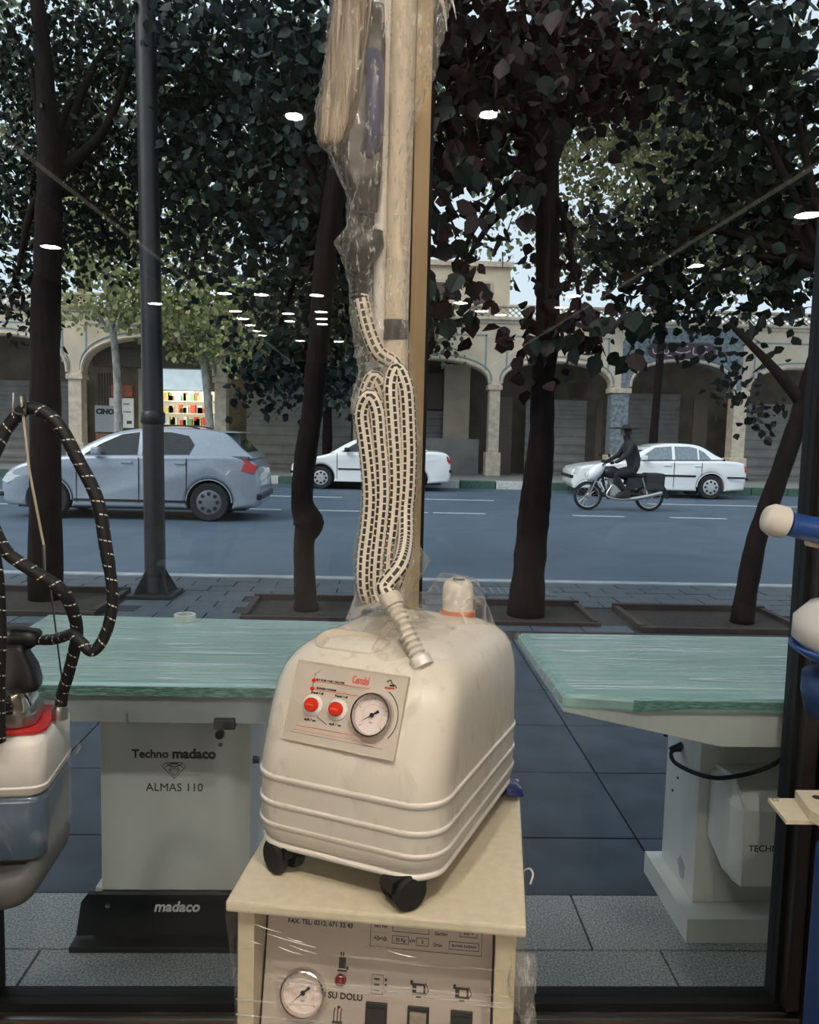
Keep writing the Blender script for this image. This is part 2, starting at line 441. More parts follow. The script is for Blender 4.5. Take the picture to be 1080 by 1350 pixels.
# ------------------------------------------------------------------ the wrapped steam generator
bo = empty('steam_generator', 'cream steam generator on black casters wrapped in film, with red buttons and pressure gauge', 'steam generator', (0.0375, 1.2847, 0.855), R(-25))
LV = [(0.0430, -0.1850, 0.1750, 0.1220, 0.0450), (0.0470, -0.2000, 0.1900, 0.1370, 0.0500), (0.0570, -0.2090, 0.1970, 0.1450, 0.0520),
      (0.0730, -0.2120, 0.1990, 0.1480, 0.0520), (0.1480, -0.2110, 0.1980, 0.1475, 0.0520), (0.1680, -0.2100, 0.1975, 0.1472, 0.0520),
      (0.1880, -0.2040, 0.1965, 0.1470, 0.0520), (0.2180, -0.1940, 0.1955, 0.1468, 0.0520), (0.2480, -0.1820, 0.1935, 0.1464, 0.0520),
      (0.2730, -0.1700, 0.1900, 0.1445, 0.0520), (0.2930, -0.1570, 0.1860, 0.1400, 0.0520), (0.3080, -0.1420, 0.1800, 0.1320, 0.0520),
      (0.3200, -0.1220, 0.1710, 0.1190, 0.0500), (0.3290, -0.0980, 0.1570, 0.1010, 0.0480), (0.3340, -0.0700, 0.1350, 0.0770, 0.0400), (0.3360, -0.0400, 0.1050, 0.0520, 0.0300)]
def body_rings(off=0.0, lo=0, hi=None):
    out = []
    for z, a, b, hw, r in LV[lo:hi]:
        out.append([(x, y, z + off*0.6) for x, y in rrect(hw+off, (b-a)/2+off, r+off, 7, 0, (a+b)/2)])
    return out
ob('body', MB().loops(body_rings()), M_cream, bo, 'all')
for z in (0.150, 0.111, 0.079):                # moulded belts round the lower body
    mb = MB(); rings = []
    base = rrect(0.1475, 0.2045, 0.052, 9, 0, -0.0065)
    for dz, d in ((-0.008, -0.002), (-0.0045, 0.0018), (0.0, 0.0026), (0.003, 0.0022), (0.0042, -0.002)):
        rings.append([(x*(1+d/0.14), -0.0065+(y+0.0065)*(1+d/0.21), z+dz) for x, y in base])
    ob('belt', mb.loops(rings, False, False), M_cream, bo, 'all')
# bottom lip
rings = [[(x, y, z) for x, y in rrect(hw, hy-0.004, 0.05, 9, 0, -0.0065)] for z, hw, hy in ((0.040, 0.125, 0.187), (0.042, 0.143, 0.204), (0.047, 0.1455, 0.2065), (0.051, 0.143, 0.204))]
ob('bottom_lip', MB().loops(rings), M_cream, bo, 'all')
ob('underside', MB().box((-0.10, -0.17, 0.034), (0.10, 0.17, 0.041), 0.004), M_black, bo)
# casters
for i, (x, y, a) in enumerate(((-0.098, -0.186, 62), (0.092, -0.196, -35), (0.098, 0.165, 20), (-0.098, 0.165, -60))):
    c = bpy.data.objects.new('caster', None); COL.objects.link(c); c.parent = bo; c.location = (x, y, 0); c.rotation_euler = (0, 0, R(a))
    for s in (-1, 1):
        ob('wheel', MB().lathe([(0.002, s*0.006), (0.0230, s*0.006), (0.025, s*0.009), (0.025, s*0.020), (0.0215, s*0.0235), (0.002, s*0.0245)], (0, 0.004, 0.0251), 'x', 22), M_rubber, c, True)
    ob('housing', MB().prism([(-0.026, 0.030), (-0.022, 0.045), (0.0, 0.050), (0.026, 0.046), (0.032, 0.034), (0.028, 0.022)], -0.016, 0.016, 'x'), M_black, c)
# control panel on the sloping front
def front(u, w, off=0.0):
    """point on the slope: u across, w up the slope from its foot"""
    a = math.atan2(0.047, 0.115)
    return (u, -0.2085 + w*math.sin(a) - off*math.cos(a), 0.180 + w*math.cos(a) + off*math.sin(a))
tilt = R(90) - math.atan2(0.047, 0.115)
cp = bpy.data.objects.new('control_panel', None); COL.objects.link(cp); cp.parent = bo
cp.scale = (1, 0.90, 1); cp.location = front(-0.0075, 0.082, 0.0045); cp.rotation_euler = (tilt, 0, R(-1.5))
PW, PH = 0.089, 0.063
ob('plate', MB().box((-PW, -PH, -0.006), (PW, PH, 0.0), 0.0015), M_plate, cp)
mb = MB()
for a, b, c, d in ((-PW, -PH, PW, -PH+0.0012), (-PW, PH-0.0012, PW, PH), (-PW, -PH, -PW+0.0012, PH), (PW-0.0012, -PH, PW, PH)):
    mb.box((a, b, 0), (c, d, 0.0012))
ob('rim', mb, M_cream2, cp)
for x in (-0.050, -0.010):
    ob('button_collar', MB().lathe([(0.0105, 0), (0.0165, 0.0), (0.0165, 0.0025), (0.0145, 0.004), (0.0105, 0.004), (0.0105, 0)], (x, -0.004, 0), n=24), M_white, cp, True)
    bt = ob('button', MB().lathe([(0.011, 0.0), (0.011, 0.008), (0.0095, 0.0105), (0.0005, 0.0112)], (x, -0.004, 0), n=24), M_red, cp, True)
    ob('toggle_line', MB().box((x-0.006, -0.0055, 0.0108), (x+0.006, -0.003, 0.0122)), M_redink, bt)
def gauge(parent, loc, rad, rot=(0, 0, 0), needle=215, name='gauge'):
    g = bpy.data.objects.new(name, None); COL.objects.link(g); g.parent = parent; g.location = loc; g.rotation_euler = rot
    r = rad
    ob('bezel', MB().lathe([(r*0.86, 0.001), (r*0.86, 0.010), (r*0.9, 0.013), (r*0.97, 0.0125), (r, 0.009), (r, 0.0), (r*0.86, 0.0), (r*0.86, 0.001)], n=40), M_chrome, g, True)
    dl = ob('dial', MB().lathe([(r*0.87, 0.0), (r*0.87, 0.004), (0.0005, 0.004)], n=40), M_dial, g)
    tk = MB()
    for k in range(41):
        a = R(225 - 270*k/40); l = 0.12 if k % 10 == 0 else 0.05
        p = Vector((math.cos(a), math.sin(a), 0)); q = Vector((-p.y, p.x, 0))*(0.012 if k % 10 == 0 else 0.006)*r
        A = p*r*0.80; B = p*r*(0.80-l)
        tk.add([A+q+Vector((0,0,.0046)), A-q+Vector((0,0,.0046)), B-q+Vector((0,0,.0046)), B+q+Vector((0,0,.0046))], [(0,1,2,3)])
    ob('tick_marks', tk, M_blackink, g)
    pk = MB()
    for k in range(30):
        a = R(225 - 270*k/29); a2 = R(225 - 270*(k+0.7)/29)
        pk.add([(math.cos(t)*r*f, math.sin(t)*r*f, 0.0045) for t, f in ((a, .5), (a2, .5), (a2, .47), (a, .47))], [(0,1,2,3)])
    ob('inner_scale', pk, M_pink, g)
    for k, s in enumerate(('0', '2', '4', '6', '8', '10')):
        a = R(225 - 54*k)
        text(s, r*0.17, M_pink, g, (math.cos(a)*r*0.6, math.sin(a)*r*0.6, 0.0046), (0, 0, 0), 'numeral', depth=0)
    text('bar', r*0.15, M_blackink, g, (0, -r*0.32, 0.0046), (0, 0, 0), 'numeral', depth=0)
    a = R(needle); d = Vector((math.cos(a), math.sin(a), 0)); q = Vector((-d.y, d.x, 0))
    nb = MB(); z = Vector((0, 0, 0.0062))
    nb.add([d*r*0.72+z, -d*r*0.12+q*r*0.035+z, -d*r*0.38+q*r*0.07+z, -d*r*0.38-q*r*0.07+z, -d*r*0.12-q*r*0.035+z], [(0,1,2,3,4)])
    nb.lathe([(r*0.10, 0.0055), (r*0.10, 0.0072), (0.0003, 0.0072)], n=14)
    ob('needle', nb, M_blackink, g)
    return g
gg = gauge(cp, (0.047, -0.003, 0), 0.0305); gg.scale = (1, 1/0.90, 1)
# print on the panel
def pline(p, q, w, m, parent, name='printed_line', z=0.0006):
    p, q = Vector((*p, z)), Vector((*q, z)); d = (q-p).normalized(); s = Vector((-d.y, d.x, 0))*w/2
    return ob(name, MB().add([p+s, p-s, q-s, q+s], [(0,1,2,3)]), m, parent)
pline((-0.052, 0.033), (0.033, 0.036), 0.0010, M_redink, cp); pline((-0.052, 0.020), (0.018, 0.022), 0.0010, M_redink, cp)
pline((-0.07, -0.039), (0.045, -0.037), 0.0009, M_redink, cp); pline((-0.074, -0.0455), (0.06, -0.044), 0.0006, M_redink, cp); pline((-0.078, -0.050), (0.07, -0.049), 0.0005, M_blackink, cp)
arc = [(0.046+0.038*math.cos(R(a)), -0.003+0.044*math.sin(R(a))) for a in range(62, -50, -8)]
ob('printed_arc', MB().tube([(x, y, 0.0004) for x, y in arc], 0.0006, 4), M_blackink, cp)
pline((-0.0565, 0.012), (-0.0565, 0.046), 0.0008, M_blackink, cp); pline((-0.0565, 0.043), (-0.049, 0.053), 0.0006, M_blackink, cp); pline((-0.040, -0.020), (-0.022, -0.030), 0.0010, M_blackink, cp)
for y in (0.021, 0.034):
    ob('indicator', MB().lathe([(0.0032, 0), (0.0032, 0.0016), (0.0003, 0.002)], (-0.0565, y, 0), n=12), M_red, cp, True)
text('SU YOK / NO WATER', 0.0048, M_blackink, cp, (-0.030, 0.0365, 0.0004), (0, 0, 0.03), bold=0.0001)
text('BUHAR / STEAM', 0.0045, M_blackink, cp, (-0.034, 0.0235, 0.0004), (0, 0, 0.03), bold=0.0001)
text('Kapalı / off', 0.0046, M_blackink, cp, (-0.047, 0.0155, 0.0004), (0, 0, 0), bold=0.0001)
text('Kapalı / off', 0.0046, M_blackink, cp, (-0.008, 0.0165, 0.0004), (0, 0, 0), bold=0.0001)
text('açık / on', 0.0055, M_blackink, cp, (-0.050, -0.027, 0.0004), (0, 0, 0), bold=0.0001)
text('açık / on', 0.0055, M_blackink, cp, (-0.009, -0.027, 0.0004), (0, 0, 0), bold=0.0001)
text('Cemdel', 0.017, M_redink, cp, (0.017, 0.0455, 0.0004), (0, 0, 0.03), 'logo', bold=0.0003, sx=0.5, shear=0.15)
lg = MB().tube(spline([(0.058, 0.050, .0005), (0.063, 0.054, .0005), (0.066, 0.049, .0005), (0.071, 0.047, .0005), (0.074, 0.043, .0005)], 5), 0.0007, 5)
lg.box((0.063, 0.0445, 0.0002), (0.070, 0.047, 0.0006))
ob('iron_emblem', lg, M_blackink, cp)
pline((0.056, 0.041), (0.071, 0.042), 0.0028, M_redink, cp)
# pressed oval hollow on the top, drawn as a shallow rounded rim
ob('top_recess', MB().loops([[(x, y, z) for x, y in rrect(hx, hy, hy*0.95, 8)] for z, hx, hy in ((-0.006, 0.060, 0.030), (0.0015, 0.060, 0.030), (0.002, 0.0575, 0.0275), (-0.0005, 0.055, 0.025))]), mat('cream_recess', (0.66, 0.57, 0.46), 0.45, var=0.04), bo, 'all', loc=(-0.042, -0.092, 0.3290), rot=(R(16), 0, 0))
# hose outlet: ribbed strain relief leaning back
h0, h1 = Vector((0.080, -0.118, 0.322)), Vector((0.026, -0.094, 0.392))
ax = (h1-h0)
prof_pts, prof_r = [], []
M_tubel = mat('ivory_rubber', (0.66, 0.61, 0.52), 0.5, var=0.06)
for k in range(61):
    t = k/60; ph = (k % 6); prof_pts.append(h0+ax*t); prof_r.append((0.0125 if ph in (1, 2, 3) else 0.0098 if ph in (0, 4) else 0.0092) + 0.002*t)
ob('strain_relief', MB().tube(prof_pts, prof_r, 18), M_tubel, bo, True)
ob('relief_cuff', MB().tube([h1-ax*0.02, h1+ax*0.02, h1+ax*0.17, h1+ax*0.19], [0.0145, 0.0165, 0.0165, 0.0148], 18), M_tubel, bo, True)
ob('hose_flange', MB().tube([h0-ax*0.12, h0+ax*0.03, h0+ax*0.06], [0.0165, 0.0165, 0.0135], 18), M_cream, bo, True)
# filler cap with an orange ring
cpx, cpy = 0.040, 0.150
ob('cap_ring', MB().lathe([(0.001, 0.3280), (0.031, 0.3280), (0.031, 0.3390), (0.024, 0.3420), (0.001, 0.3420)], (cpx, cpy, 0), n=28), mat('orange_ring', (0.72, 0.19, 0.09), 0.4), bo, True)
cap = ob('filler_cap', MB().lathe([(0.001, 0.3410), (0.0265, 0.3410), (0.0272, 0.3690), (0.026, 0.3830), (0.021, 0.3915), (0.012, 0.3960), (0.0005, 0.3970)], (cpx, cpy, 0), n=28), M_white, bo, True)
text('Close', 0.009, M_blackink, cap, (cpx+0.006, cpy-0.014, 0.3965), (R(22), 0, R(25)), 'lettering', bold=0.0002)
# clinging film over the shell and a slack tent of film on top
ob('shell_film', MB().loops(body_rings(0.0016, 2, None), False, True), M_filmbody, bo, 'all')
nx, ny = 44, 60
V = []; Fc = []
hump = [(cpx, cpy, 0.066, 0.034, 0.055), (-0.085, 0.075, 0.075, 0.030, 0.075), (0.03, -0.1, 0.05, 0.015, 0.03), (0.0, 0.13, 0.03, 0.03, 0.05)]
def tent(x, y):
    # shell height below
    zt = 0.336 - 0.9*max(0, abs(x)-0.05)**2/0.10 - 0.55*max(0, -0.03-y)**2/0.12 - 0.5*max(0, y-0.12)**2/0.1
    z = zt
    for a, b, h, r, fall in hump:
        d = math.hypot(x-a, y-b); s = h if d < r else h*max(0, 1-(d-r)/fall)**1.6
        z = max(z, zt + s)
    return z + 0.0035 + 0.0012*math.sin(90*x+40*y) + 0.0009*math.sin(170*y-60*x)
for j in range(ny+1):
    for i in range(nx+1):
        x, y = -0.108+0.216*i/nx, -0.13+0.305*j/ny
        V.append((x, y, tent(x, y)))
for j in range(ny):
    for i in range(nx):
        k = j*(nx+1)+i; Fc.append((k, k+1, k+nx+2, k+nx+1))
ob('slack_film', MB().add(V, Fc), film_mat('slack_film', 0.05, 0.35, (26, 26, 26), 0.1, tint=(0.9, 0.84, 0.75), bump=0.8, thr=(0.5, 0.68)), bo, 'all')

# ------------------------------------------------------------------ the pole, the checked hose and the iron, all wound in film
CX, CY = 0.0, 1.39
po = empty('hose_pole', 'cream hose support pole standing on the steam generator, rising in front of the gold mullion', 'pole', (0.015, 1.40, 1.19))
ob('tube', MB().tube([(0.008, 0.012, 0.015), (0.004, 0.012, 0.5), (0.006, 0.012, 1.0), (0.006, 0.012, 1.30)], 0.021, 18), M_tubec, po, True)
ob('strap', MB().lathe([(0.022, 0.465), (0.0235, 0.467), (0.0235, 0.497), (0.022, 0.499)], (0.002, 0.012, 0), n=18), M_black, po, True)
ob('inner_rod', MB().tube([(-0.026, 0.004, 0.42), (-0.024, 0.004, 1.30)], 0.010, 12), M_white, po, True)
hr = 0.0132
ho = empty('checked_hose', 'white steam hose with black checks, folded into a thick bundle above the steam generator', 'hose', (0, 0, 0))
W = bo.matrix_basis
bpy.context.view_layer.update()
hs = [bo.matrix_world @ (h1+ax*0.1), bo.matrix_world @ (h1+ax*0.35)]
ZK = [1.21, 1.25, 1.31, 1.36, 1.41, 1.46, 1.54, 1.615, 1.66]
XL = [-0.034, -0.040, -0.040, -0.032, -0.032, -0.040, -0.052, -0.046, -0.044]
XR = [0.044, 0.048, 0.050, 0.054, 0.058, 0.060, 0.056, 0.044, 0.03]
def bx(i, n, z):
    l, r = float(np.interp(z, ZK, XL))+0.004, float(np.interp(z, ZK, XR))-0.004
    return l + (i+0.5)*(r-l)/n
def strand(i, n, y, za, zb):
    return [(bx(i, n, z), y + 0.003*math.sin(9*z+i), z) for z in np.linspace(za, zb, 7)]
up1 = [hs[0], hs[1], (0.030, 1.22, 1.300), (0.040, 1.31, 1.325)]
up1 += strand(3, 4, 1.345, 1.37, 1.575) + [((bx(3, 4, 1.6)+bx(2, 4, 1.6))/2, 1.345, 1.602)] + strand(2, 4, 1.343, 1.575, 1.245) + [((bx(2, 4, 1.22)+bx(1, 4, 1.22))/2, 1.340, 1.222)]
up1 += strand(1, 4, 1.340, 1.245, 1.535) + [((bx(1, 4, 1.55)+bx(0, 4, 1.55))/2, 1.342, 1.557)] + strand(0, 4, 1.345, 1.53, 1.25) + [(bx(0, 4, 1.22)+0.004, 1.358, 1.222)]
up1 += strand(0, 3, 1.374, 1.25, 1.55) + [(bx(0, 3, 1.6)+0.012, 1.374, 1.59)] + strand(1, 3, 1.372, 1.56, 1.26) + [((bx(1, 3, 1.23)+bx(2, 3, 1.23))/2, 1.374, 1.235)]
up1 += strand(2, 3, 1.374, 1.26, 1.57) + [(0.016, 1.368, 1.612), (-0.010, 1.362, 1.630), (-0.028, 1.365, 1.67), (-0.042, 1.372, 1.725)]
ob('sleeve', MB().tube(spline(up1, 6), hr, 14), M_hosew, ho, 'all')
ob('end_ribs', MB().tube([(-0.042, 1.372, 1.715+0.004*k) for k in range(14)], [0.0155 if k % 2 else 0.013 for k in range(14)], 16), M_black, ho, True)
ir = empty('wrapped_steam_iron', 'steam iron with blue handle and black nose hanging in foam and film beside the pole', 'steam iron', (-0.04, 1.385, 1.76))
ob('black_nose', MB().loops([[(-0.002+dx+x, y, z) for x, y in rrect(hx, hy, min(hx, hy)*0.7, 5)] for z, hx, hy, dx in ((0.0, 0.014, 0.016, -0.004), (0.008, 0.019, 0.022, -0.006), (0.028, 0.026, 0.028, 0.002), (0.045, 0.030, 0.030, 0.008), (0.066, 0.020, 0.026, 0.016))]), M_black, ir, 'all')
ob('nose_tip', MB().loops([[(-0.030+dx, y, z) for dx, y, z in ((a*0.3, b, c) for a, b, c in ())] for _ in ()] or [[(-0.012, -0.012, 0.038), (-0.012, 0.012, 0.038), (-0.010, 0.010, 0.02), (-0.010, -0.010, 0.02)], [(-0.034, -0.006, 0.042), (-0.034, 0.006, 0.042), (-0.032, 0.006, 0.032), (-0.032, -0.006, 0.032)]]), M_black, ir, True)
ob('soleplate', MB().loops([[(x+dx, y, z) for x, y in rrect(hx, 0.012, 0.009, 4)] for z, hx, dx in ((0.10, 0.020, 0.004), (0.16, 0.030, 0.0), (0.26, 0.032, 0.0), (0.36, 0.028, 0.004), (0.42, 0.018, 0.010))]), mat('dark_iron_sole', (0.09, 0.08, 0.075), 0.4, 0.3, var=0.5, scale=30), ir, 'all')
ob('handle', MB().tube(spline([(0.006, -0.004, 0.19), (0.016, -0.022, 0.215), (0.016, -0.028, 0.26), (0.016, -0.024, 0.31), (0.012, -0.004, 0.34)], 6), 0.0145, 12), mat('violet_blue_handle', (0.05, 0.06, 0.15), 0.4), ir, 'all')
fm = []
for k, (z, xl, xr) in enumerate(((0.195, -0.072, -0.045), (0.205, -0.076, -0.036), (0.23, -0.075, -0.026), (0.27, -0.071, -0.016), (0.32, -0.066, -0.008), (0.37, -0.060, -0.002), (0.43, -0.052, 0.004), (0.52, -0.040, 0.008), (0.62, -0.03, 0.01))):
    ring = []
    for q in range(28):
        a = 2*math.pi*q/28; w = 1+0.14*math.sin(7*a+k*0.3)+0.11*math.sin(11*a+k*0.6)
        ring.append(((xl+xr)/2+0.004 + (xr-xl)/2*math.cos(a)*w, -0.012+0.020*math.sin(a)*w, z))
    fm.append(ring)
ob('foam_wrap', MB().loops(fm), M_brown, ir, 'all')
# the wound film itself: outline from the top of the frame to the generator
FP = [(1.205, -0.034, 0.046), (1.225, -0.042, 0.052), (1.26, -0.042, 0.072), (1.285, -0.047, 0.084), (1.31, -0.044, 0.062), (1.36, -0.034, 0.058), (1.41, -0.032, 0.064), (1.47, -0.040, 0.063), (1.52, -0.048, 0.060),
      (1.555, -0.052, 0.056), (1.60, -0.042, 0.048), (1.65, -0.050, 0.042), (1.70, -0.056, 0.036), (1.745, -0.061, 0.034), (1.79, -0.076, 0.033), (1.805, -0.084, 0.032), (1.83, -0.064, 0.031), (1.88, -0.064, 0.031),
      (1.935, -0.092, 0.033), (1.975, -0.116, 0.036), (2.01, -0.115, 0.044), (2.07, -0.108, 0.066), (2.13, -0.098, 0.082), (2.19, -0.090, 0.094), (2.30, -0.075, 0.10), (2.45, -0.06, 0.10)]
zs = np.linspace(FP[0][0], FP[-1][0], 260)
xl = np.interp(zs, [p[0] for p in FP], [p[1] for p in FP]); xr = np.interp(zs, [p[0] for p in FP], [p[2] for p in FP])
rings = []
rnd = np.random.RandomState(3)
for i, z in enumerate(zs):
    ring = []
    for q in range(72):
        a = 2*math.pi*q/72
        w = 1 + 0.03*math.sin(5*a + z*40) + 0.025*math.sin(9*a - z*75) + 0.02*rnd.rand()
        hx = (xr[i]-xl[i])/2
        hy = min(hx*0.85, 0.046) if z > 1.30 else 0.052
        w += 0.022*math.sin(17*a+z*130)+0.018*math.sin(23*a-z*210)
        ring.append(((xl[i]+xr[i])/2 + hx*math.cos(a)*w, 1.378 + hy*math.sin(a)*w, z + 0.002*rnd.rand()))
    rings.append(ring)
fw = ob('stretch_film', MB().loops(rings, False, False), M_filmcol, None, 'all')
tag(fw, 'clear stretch film wound round the hose bundle, pole and iron', 'plastic film')
# tail of film pulled across to the mullion at the top and ragged ends
for pts, r in (([(0.075, 1.38, 2.20), (0.085, 1.375, 2.17), (0.089, 1.373, 2.14)], 0.003), ([(0.085, 1.38, 2.21), (0.098, 1.378, 2.185), (0.104, 1.377, 2.16)], 0.002)):
    ob('film_end', MB().tube(spline(pts, 4), [r, r*1.2, r, r, r*0.9, r*0.8, r*0.6, r*0.4, 0.0006], 6), M_white, fw, True)

# ------------------------------------------------------------------ the cream machine that carries it
ca = empty('cream_steam_cabinet', 'cream boxy steam boiler cabinet with sunken control panel, under the wrapped generator', 'steam boiler', (0.001, 1.05, 0.005), R(-8.2))
HW = 0.205; TD = 0.47
ob('top', MB().box((-HW, -0.004, 0.834), (HW, TD, 0.850), 0.004), M_cream2, ca)
ob('side_panel', MB().box((-HW+0.012, 0.012, 0.07), (-HW+0.036, TD-0.01, 0.833), 0.002), M_cream2, ca)
ob('side_panel', MB().box((HW-0.040, 0.012, 0.07), (HW-0.012, TD-0.01, 0.833), 0.002), M_cream2, ca)
ob('back_panel', MB().box((-HW+0.037, TD-0.03, 0.07), (HW-0.041, TD-0.012, 0.833)), M_cream2, ca)
ob('lower_door', MB().box((-HW+0.038, 0.014, 0.07), (HW-0.042, 0.030, 0.55), 0.002), M_cream2, ca)
for x in (-HW+0.05, HW-0.05):
    for y in (0.05, TD-0.06):
        ob('foot', MB().lathe([(0.001, 0.0), (0.022, 0.0), (0.022, 0.02), (0.01, 0.03), (0.01, 0.071), (0.001, 0.071)], (x, y, 0), n=14), M_rubber, ca, True)
pa = bpy.data.objects.new('control_panel', None); COL.objects.link(pa); pa.parent = ca
PT, PB = Vector((0, 0.085, 0.833)), Vector((0, 0.018, 0.552))     # the panel leans forward towards its foot
pang = math.atan2((PT-PB).z, (PT-PB).y)
pa.location = PT + (PB-PT).normalized()*0.009; pa.rotation_euler = (pang, 0, 0)
PL = (PT-PB).length
ob('plate', MB().box((-HW+0.039, -PL+0.009, -0.004), (HW-0.043, 0.0075, 0.0)), M_panel2, pa)
ob('edge_gap', MB().box((-HW+0.0365, -PL+0.009, -0.004), (-HW+0.0385, 0.0075, 0.001)), M_gasket, pa)
M_glint = mat('film_fold_glint', (0.82, 0.79, 0.74), 0.1, var=0.02, coat=0.5)  # pale colour standing in for light caught on film folds
gauge(pa, (-0.1065, -0.139, 0.0), 0.0335, needle=222)
ld = ob('indicator_lamp', MB().lathe([(0.0085, 0.0), (0.0085, 0.003), (0.0075, 0.007), (0.004, 0.0095), (0.0004, 0.0102)], (-0.0535, -0.1185, 0), n=20), mat('dark_red_lens', (0.22, 0.01, 0.015), 0.2, coat=0.5), pa, True)
mk = MB().box((-0.0575, -0.103, 0), (-0.0475, -0.088, 0.0006)).box((-0.056, -0.087, 0), (-0.054, -0.081, 0.0006)).box((-0.0525, -0.087, 0), (-0.0505, -0.081, 0.0006)).box((-0.0465, -0.104, 0), (-0.043, -0.100, 0.0006)).box((-0.059, -0.1075, 0), (-0.045, -0.105, 0.0006))
ob('boiler_symbol', mk, M_blackink, pa)
text('SU DOLU', 0.0120, M_blackink, pa, (-0.0455, -0.1405, 0.0006), (0, 0, 0), bold=0.0003)
mk = MB()
for x in (-0.0605, -0.0555, -0.0505): mk.tube([(x, -0.176, 0.0004), (x, -0.160, 0.0004), (x+0.001, -0.157, 0.0004)], 0.0007, 5)
mk.box((-0.063, -0.178, 0), (-0.048, -0.1745, 0.0006)).box((-0.056, -0.157, 0), (-0.052, -0.154, 0.0006))
ob('heater_symbol', mk, M_blackink, pa)
mk = MB()
for a, b, c, d in ((-0.0085, -0.1335, 0.0085, -0.1330), (-0.0085, -0.1075, 0.0085, -0.1070), (-0.0085, -0.1335, -0.0080, -0.107), (0.0080, -0.1335, 0.0085, -0.107)): mk.box((a, b, 0), (c, d, 0.0005))
for y in (-0.113, -0.1205, -0.128): mk.box((-0.005, y-0.0012, 0), (0.003, y+0.0012, 0.0006)); mk.box((0.0105, y-0.002, 0), (0.0135, y+0.002, 0.0006))
ob('pump_symbol', mk, M_blackink, pa)
for x in (0.0602, 0.1215):
    mk = MB().box((x-0.011, -0.1165, 0), (x+0.009, -0.1135, 0.0006)).box((x-0.010, -0.1285, 0), (x+0.010, -0.1255, 0.0006)).box((x-0.010, -0.1255, 0), (x-0.004, -0.1165, 0.0006)).box((x+0.006, -0.1255, 0), (x+0.009, -0.1165, 0.0006)).box((x-0.013, -0.116, 0), (x-0.009, -0.110, 0.0006)).tube([(x+0.009, -0.112, 0.0004), (x+0.0135, -0.122, 0.0004), (x+0.008, -0.129, 0.0004)], 0.0006, 5).box((x-0.004, -0.1325, 0), (x+0.003, -0.130, 0.0006))
    ob('iron_symbol', mk, M_blackink, pa)
for i, x in enumerate((0.0005, 0.0605, 0.122)):
    sw = ob('rocker_switch', MB().box((x-0.0155, -0.190, 0), (x+0.0155, -0.1435, 0.004), 0.001), M_black, pa)
    m_ = M_black if i != 1 else mat('worn_switch_face', (0.42, 0.35, 0.28), 0.3, var=0.3, scale=60)
    ob('rocker', MB().add([(x-0.0115, -0.186, 0.004), (x+0.0115, -0.186, 0.004), (x+0.0115, -0.186, 0.009), (x-0.0115, -0.186, 0.009), (x-0.0115, -0.150, 0.0075), (x+0.0115, -0.150, 0.0075), (x+0.0115, -0.150, 0.004), (x-0.0115, -0.150, 0.004)],
        [(0,1,2,3), (3,2,5,4), (4,5,6,7), (0,3,4,7), (1,6,5,2), (0,7,6,1)]), m_, sw)
text('FAX. TEL: 0212. 671 32 43', 0.0088, M_blackink, pa, (-0.088, -0.0445, 0.0005), (0, 0, 0), bold=0.0002)
tb = MB()
def frame(mb, x0, y0, x1, y1, w=0.0007):
    mb.box((x0, y0, 0), (x1, y0+w, 0.0005)).box((x0, y1-w, 0), (x1, y1, 0.0005)).box((x0, y0, 0), (x0+w, y1, 0.0005)).box((x1-w, y0, 0), (x1, y1, 0.0005))
for q in ((-0.014, -0.070, 0.147, -0.030), (0.018, -0.047, 0.071, -0.036), (0.018, -0.063, 0.042, -0.052), (0.053, -0.063, 0.071, -0.052), (0.115, -0.046, 0.140, -0.035), (0.100, -0.064, 0.143, -0.053)): frame(tb, *q)
ob('rating_table', tb, M_blackink, pa)
for s, x, y in (('Seri No', 0.001, -0.041), ('Ağırlığı', 0.001, -0.0575), ('30 Kg', 0.030, -0.0575), ('kW', 0.0475, -0.0575), ('2', 0.062, -0.0575), ('Gerilim', 0.088, -0.0445), ('220 V', 0.1275, -0.0405), ('Ürün', 0.084, -0.0600), ('BUHAR KAZANI', 0.1215, -0.0585)):
    text(s, 0.0062 if len(s) < 9 else 0.0048, M_blackink, pa, (x, y, 0.0005), (0, 0, 0), bold=0.0001)
# stretch film hung over the front and the sides of the cabinet
ob('front_film', MB().loops([[(-HW-0.002, -0.003, 0.846), (HW+0.002, -0.003, 0.846)], [(-HW-0.001, -0.002, 0.828), (HW+0.001, -0.002, 0.828)], [(-HW+0.011, 0.010, 0.79), (HW-0.011, 0.010, 0.79)], [(-HW+0.011, 0.0095, 0.60), (HW-0.011, 0.0095, 0.60)]], False, False, False), M_filmstreak, ca)
for s in (-1, 1):
    ob('side_film', MB().loops([[(s*(HW+0.002), 0.0, 0.846), (s*(HW+0.002), TD, 0.846)], [(s*(HW+0.001), 0.0, 0.82), (s*(HW+0.001), TD, 0.82)], [(s*(HW-0.008), 0.01, 0.72), (s*(HW-0.008), TD, 0.72)], [(s*(HW-0.010), 0.011, 0.6), (s*(HW-0.010), TD, 0.6)]], False, False, False), M_film, ca, 'all')
rg = []
for k in range(12):
    t = k/11; r = 0.010+0.008*math.sin(3*t+1)+(0.008 if k > 8 else 0)
    rg.append([(HW-0.004+0.02*t*t + r*math.cos(a)*(1+.3*math.sin(3*a+k)), 0.012 + r*0.6*math.sin(a), 0.80-0.13*t) for a in [2*math.pi*q/12 for q in range(12)]])
ob('film_tail', MB().loops(rg), M_filmcol, ca, 'all')
ob('film_curl', MB().tube(spline([(HW-0.002, 0.22, 0.80), (HW+0.012, 0.215, 0.812), (HW+0.018, 0.21, 0.806), (HW+0.014, 0.205, 0.792)], 5), 0.0016, 6), M_white, ca, True)
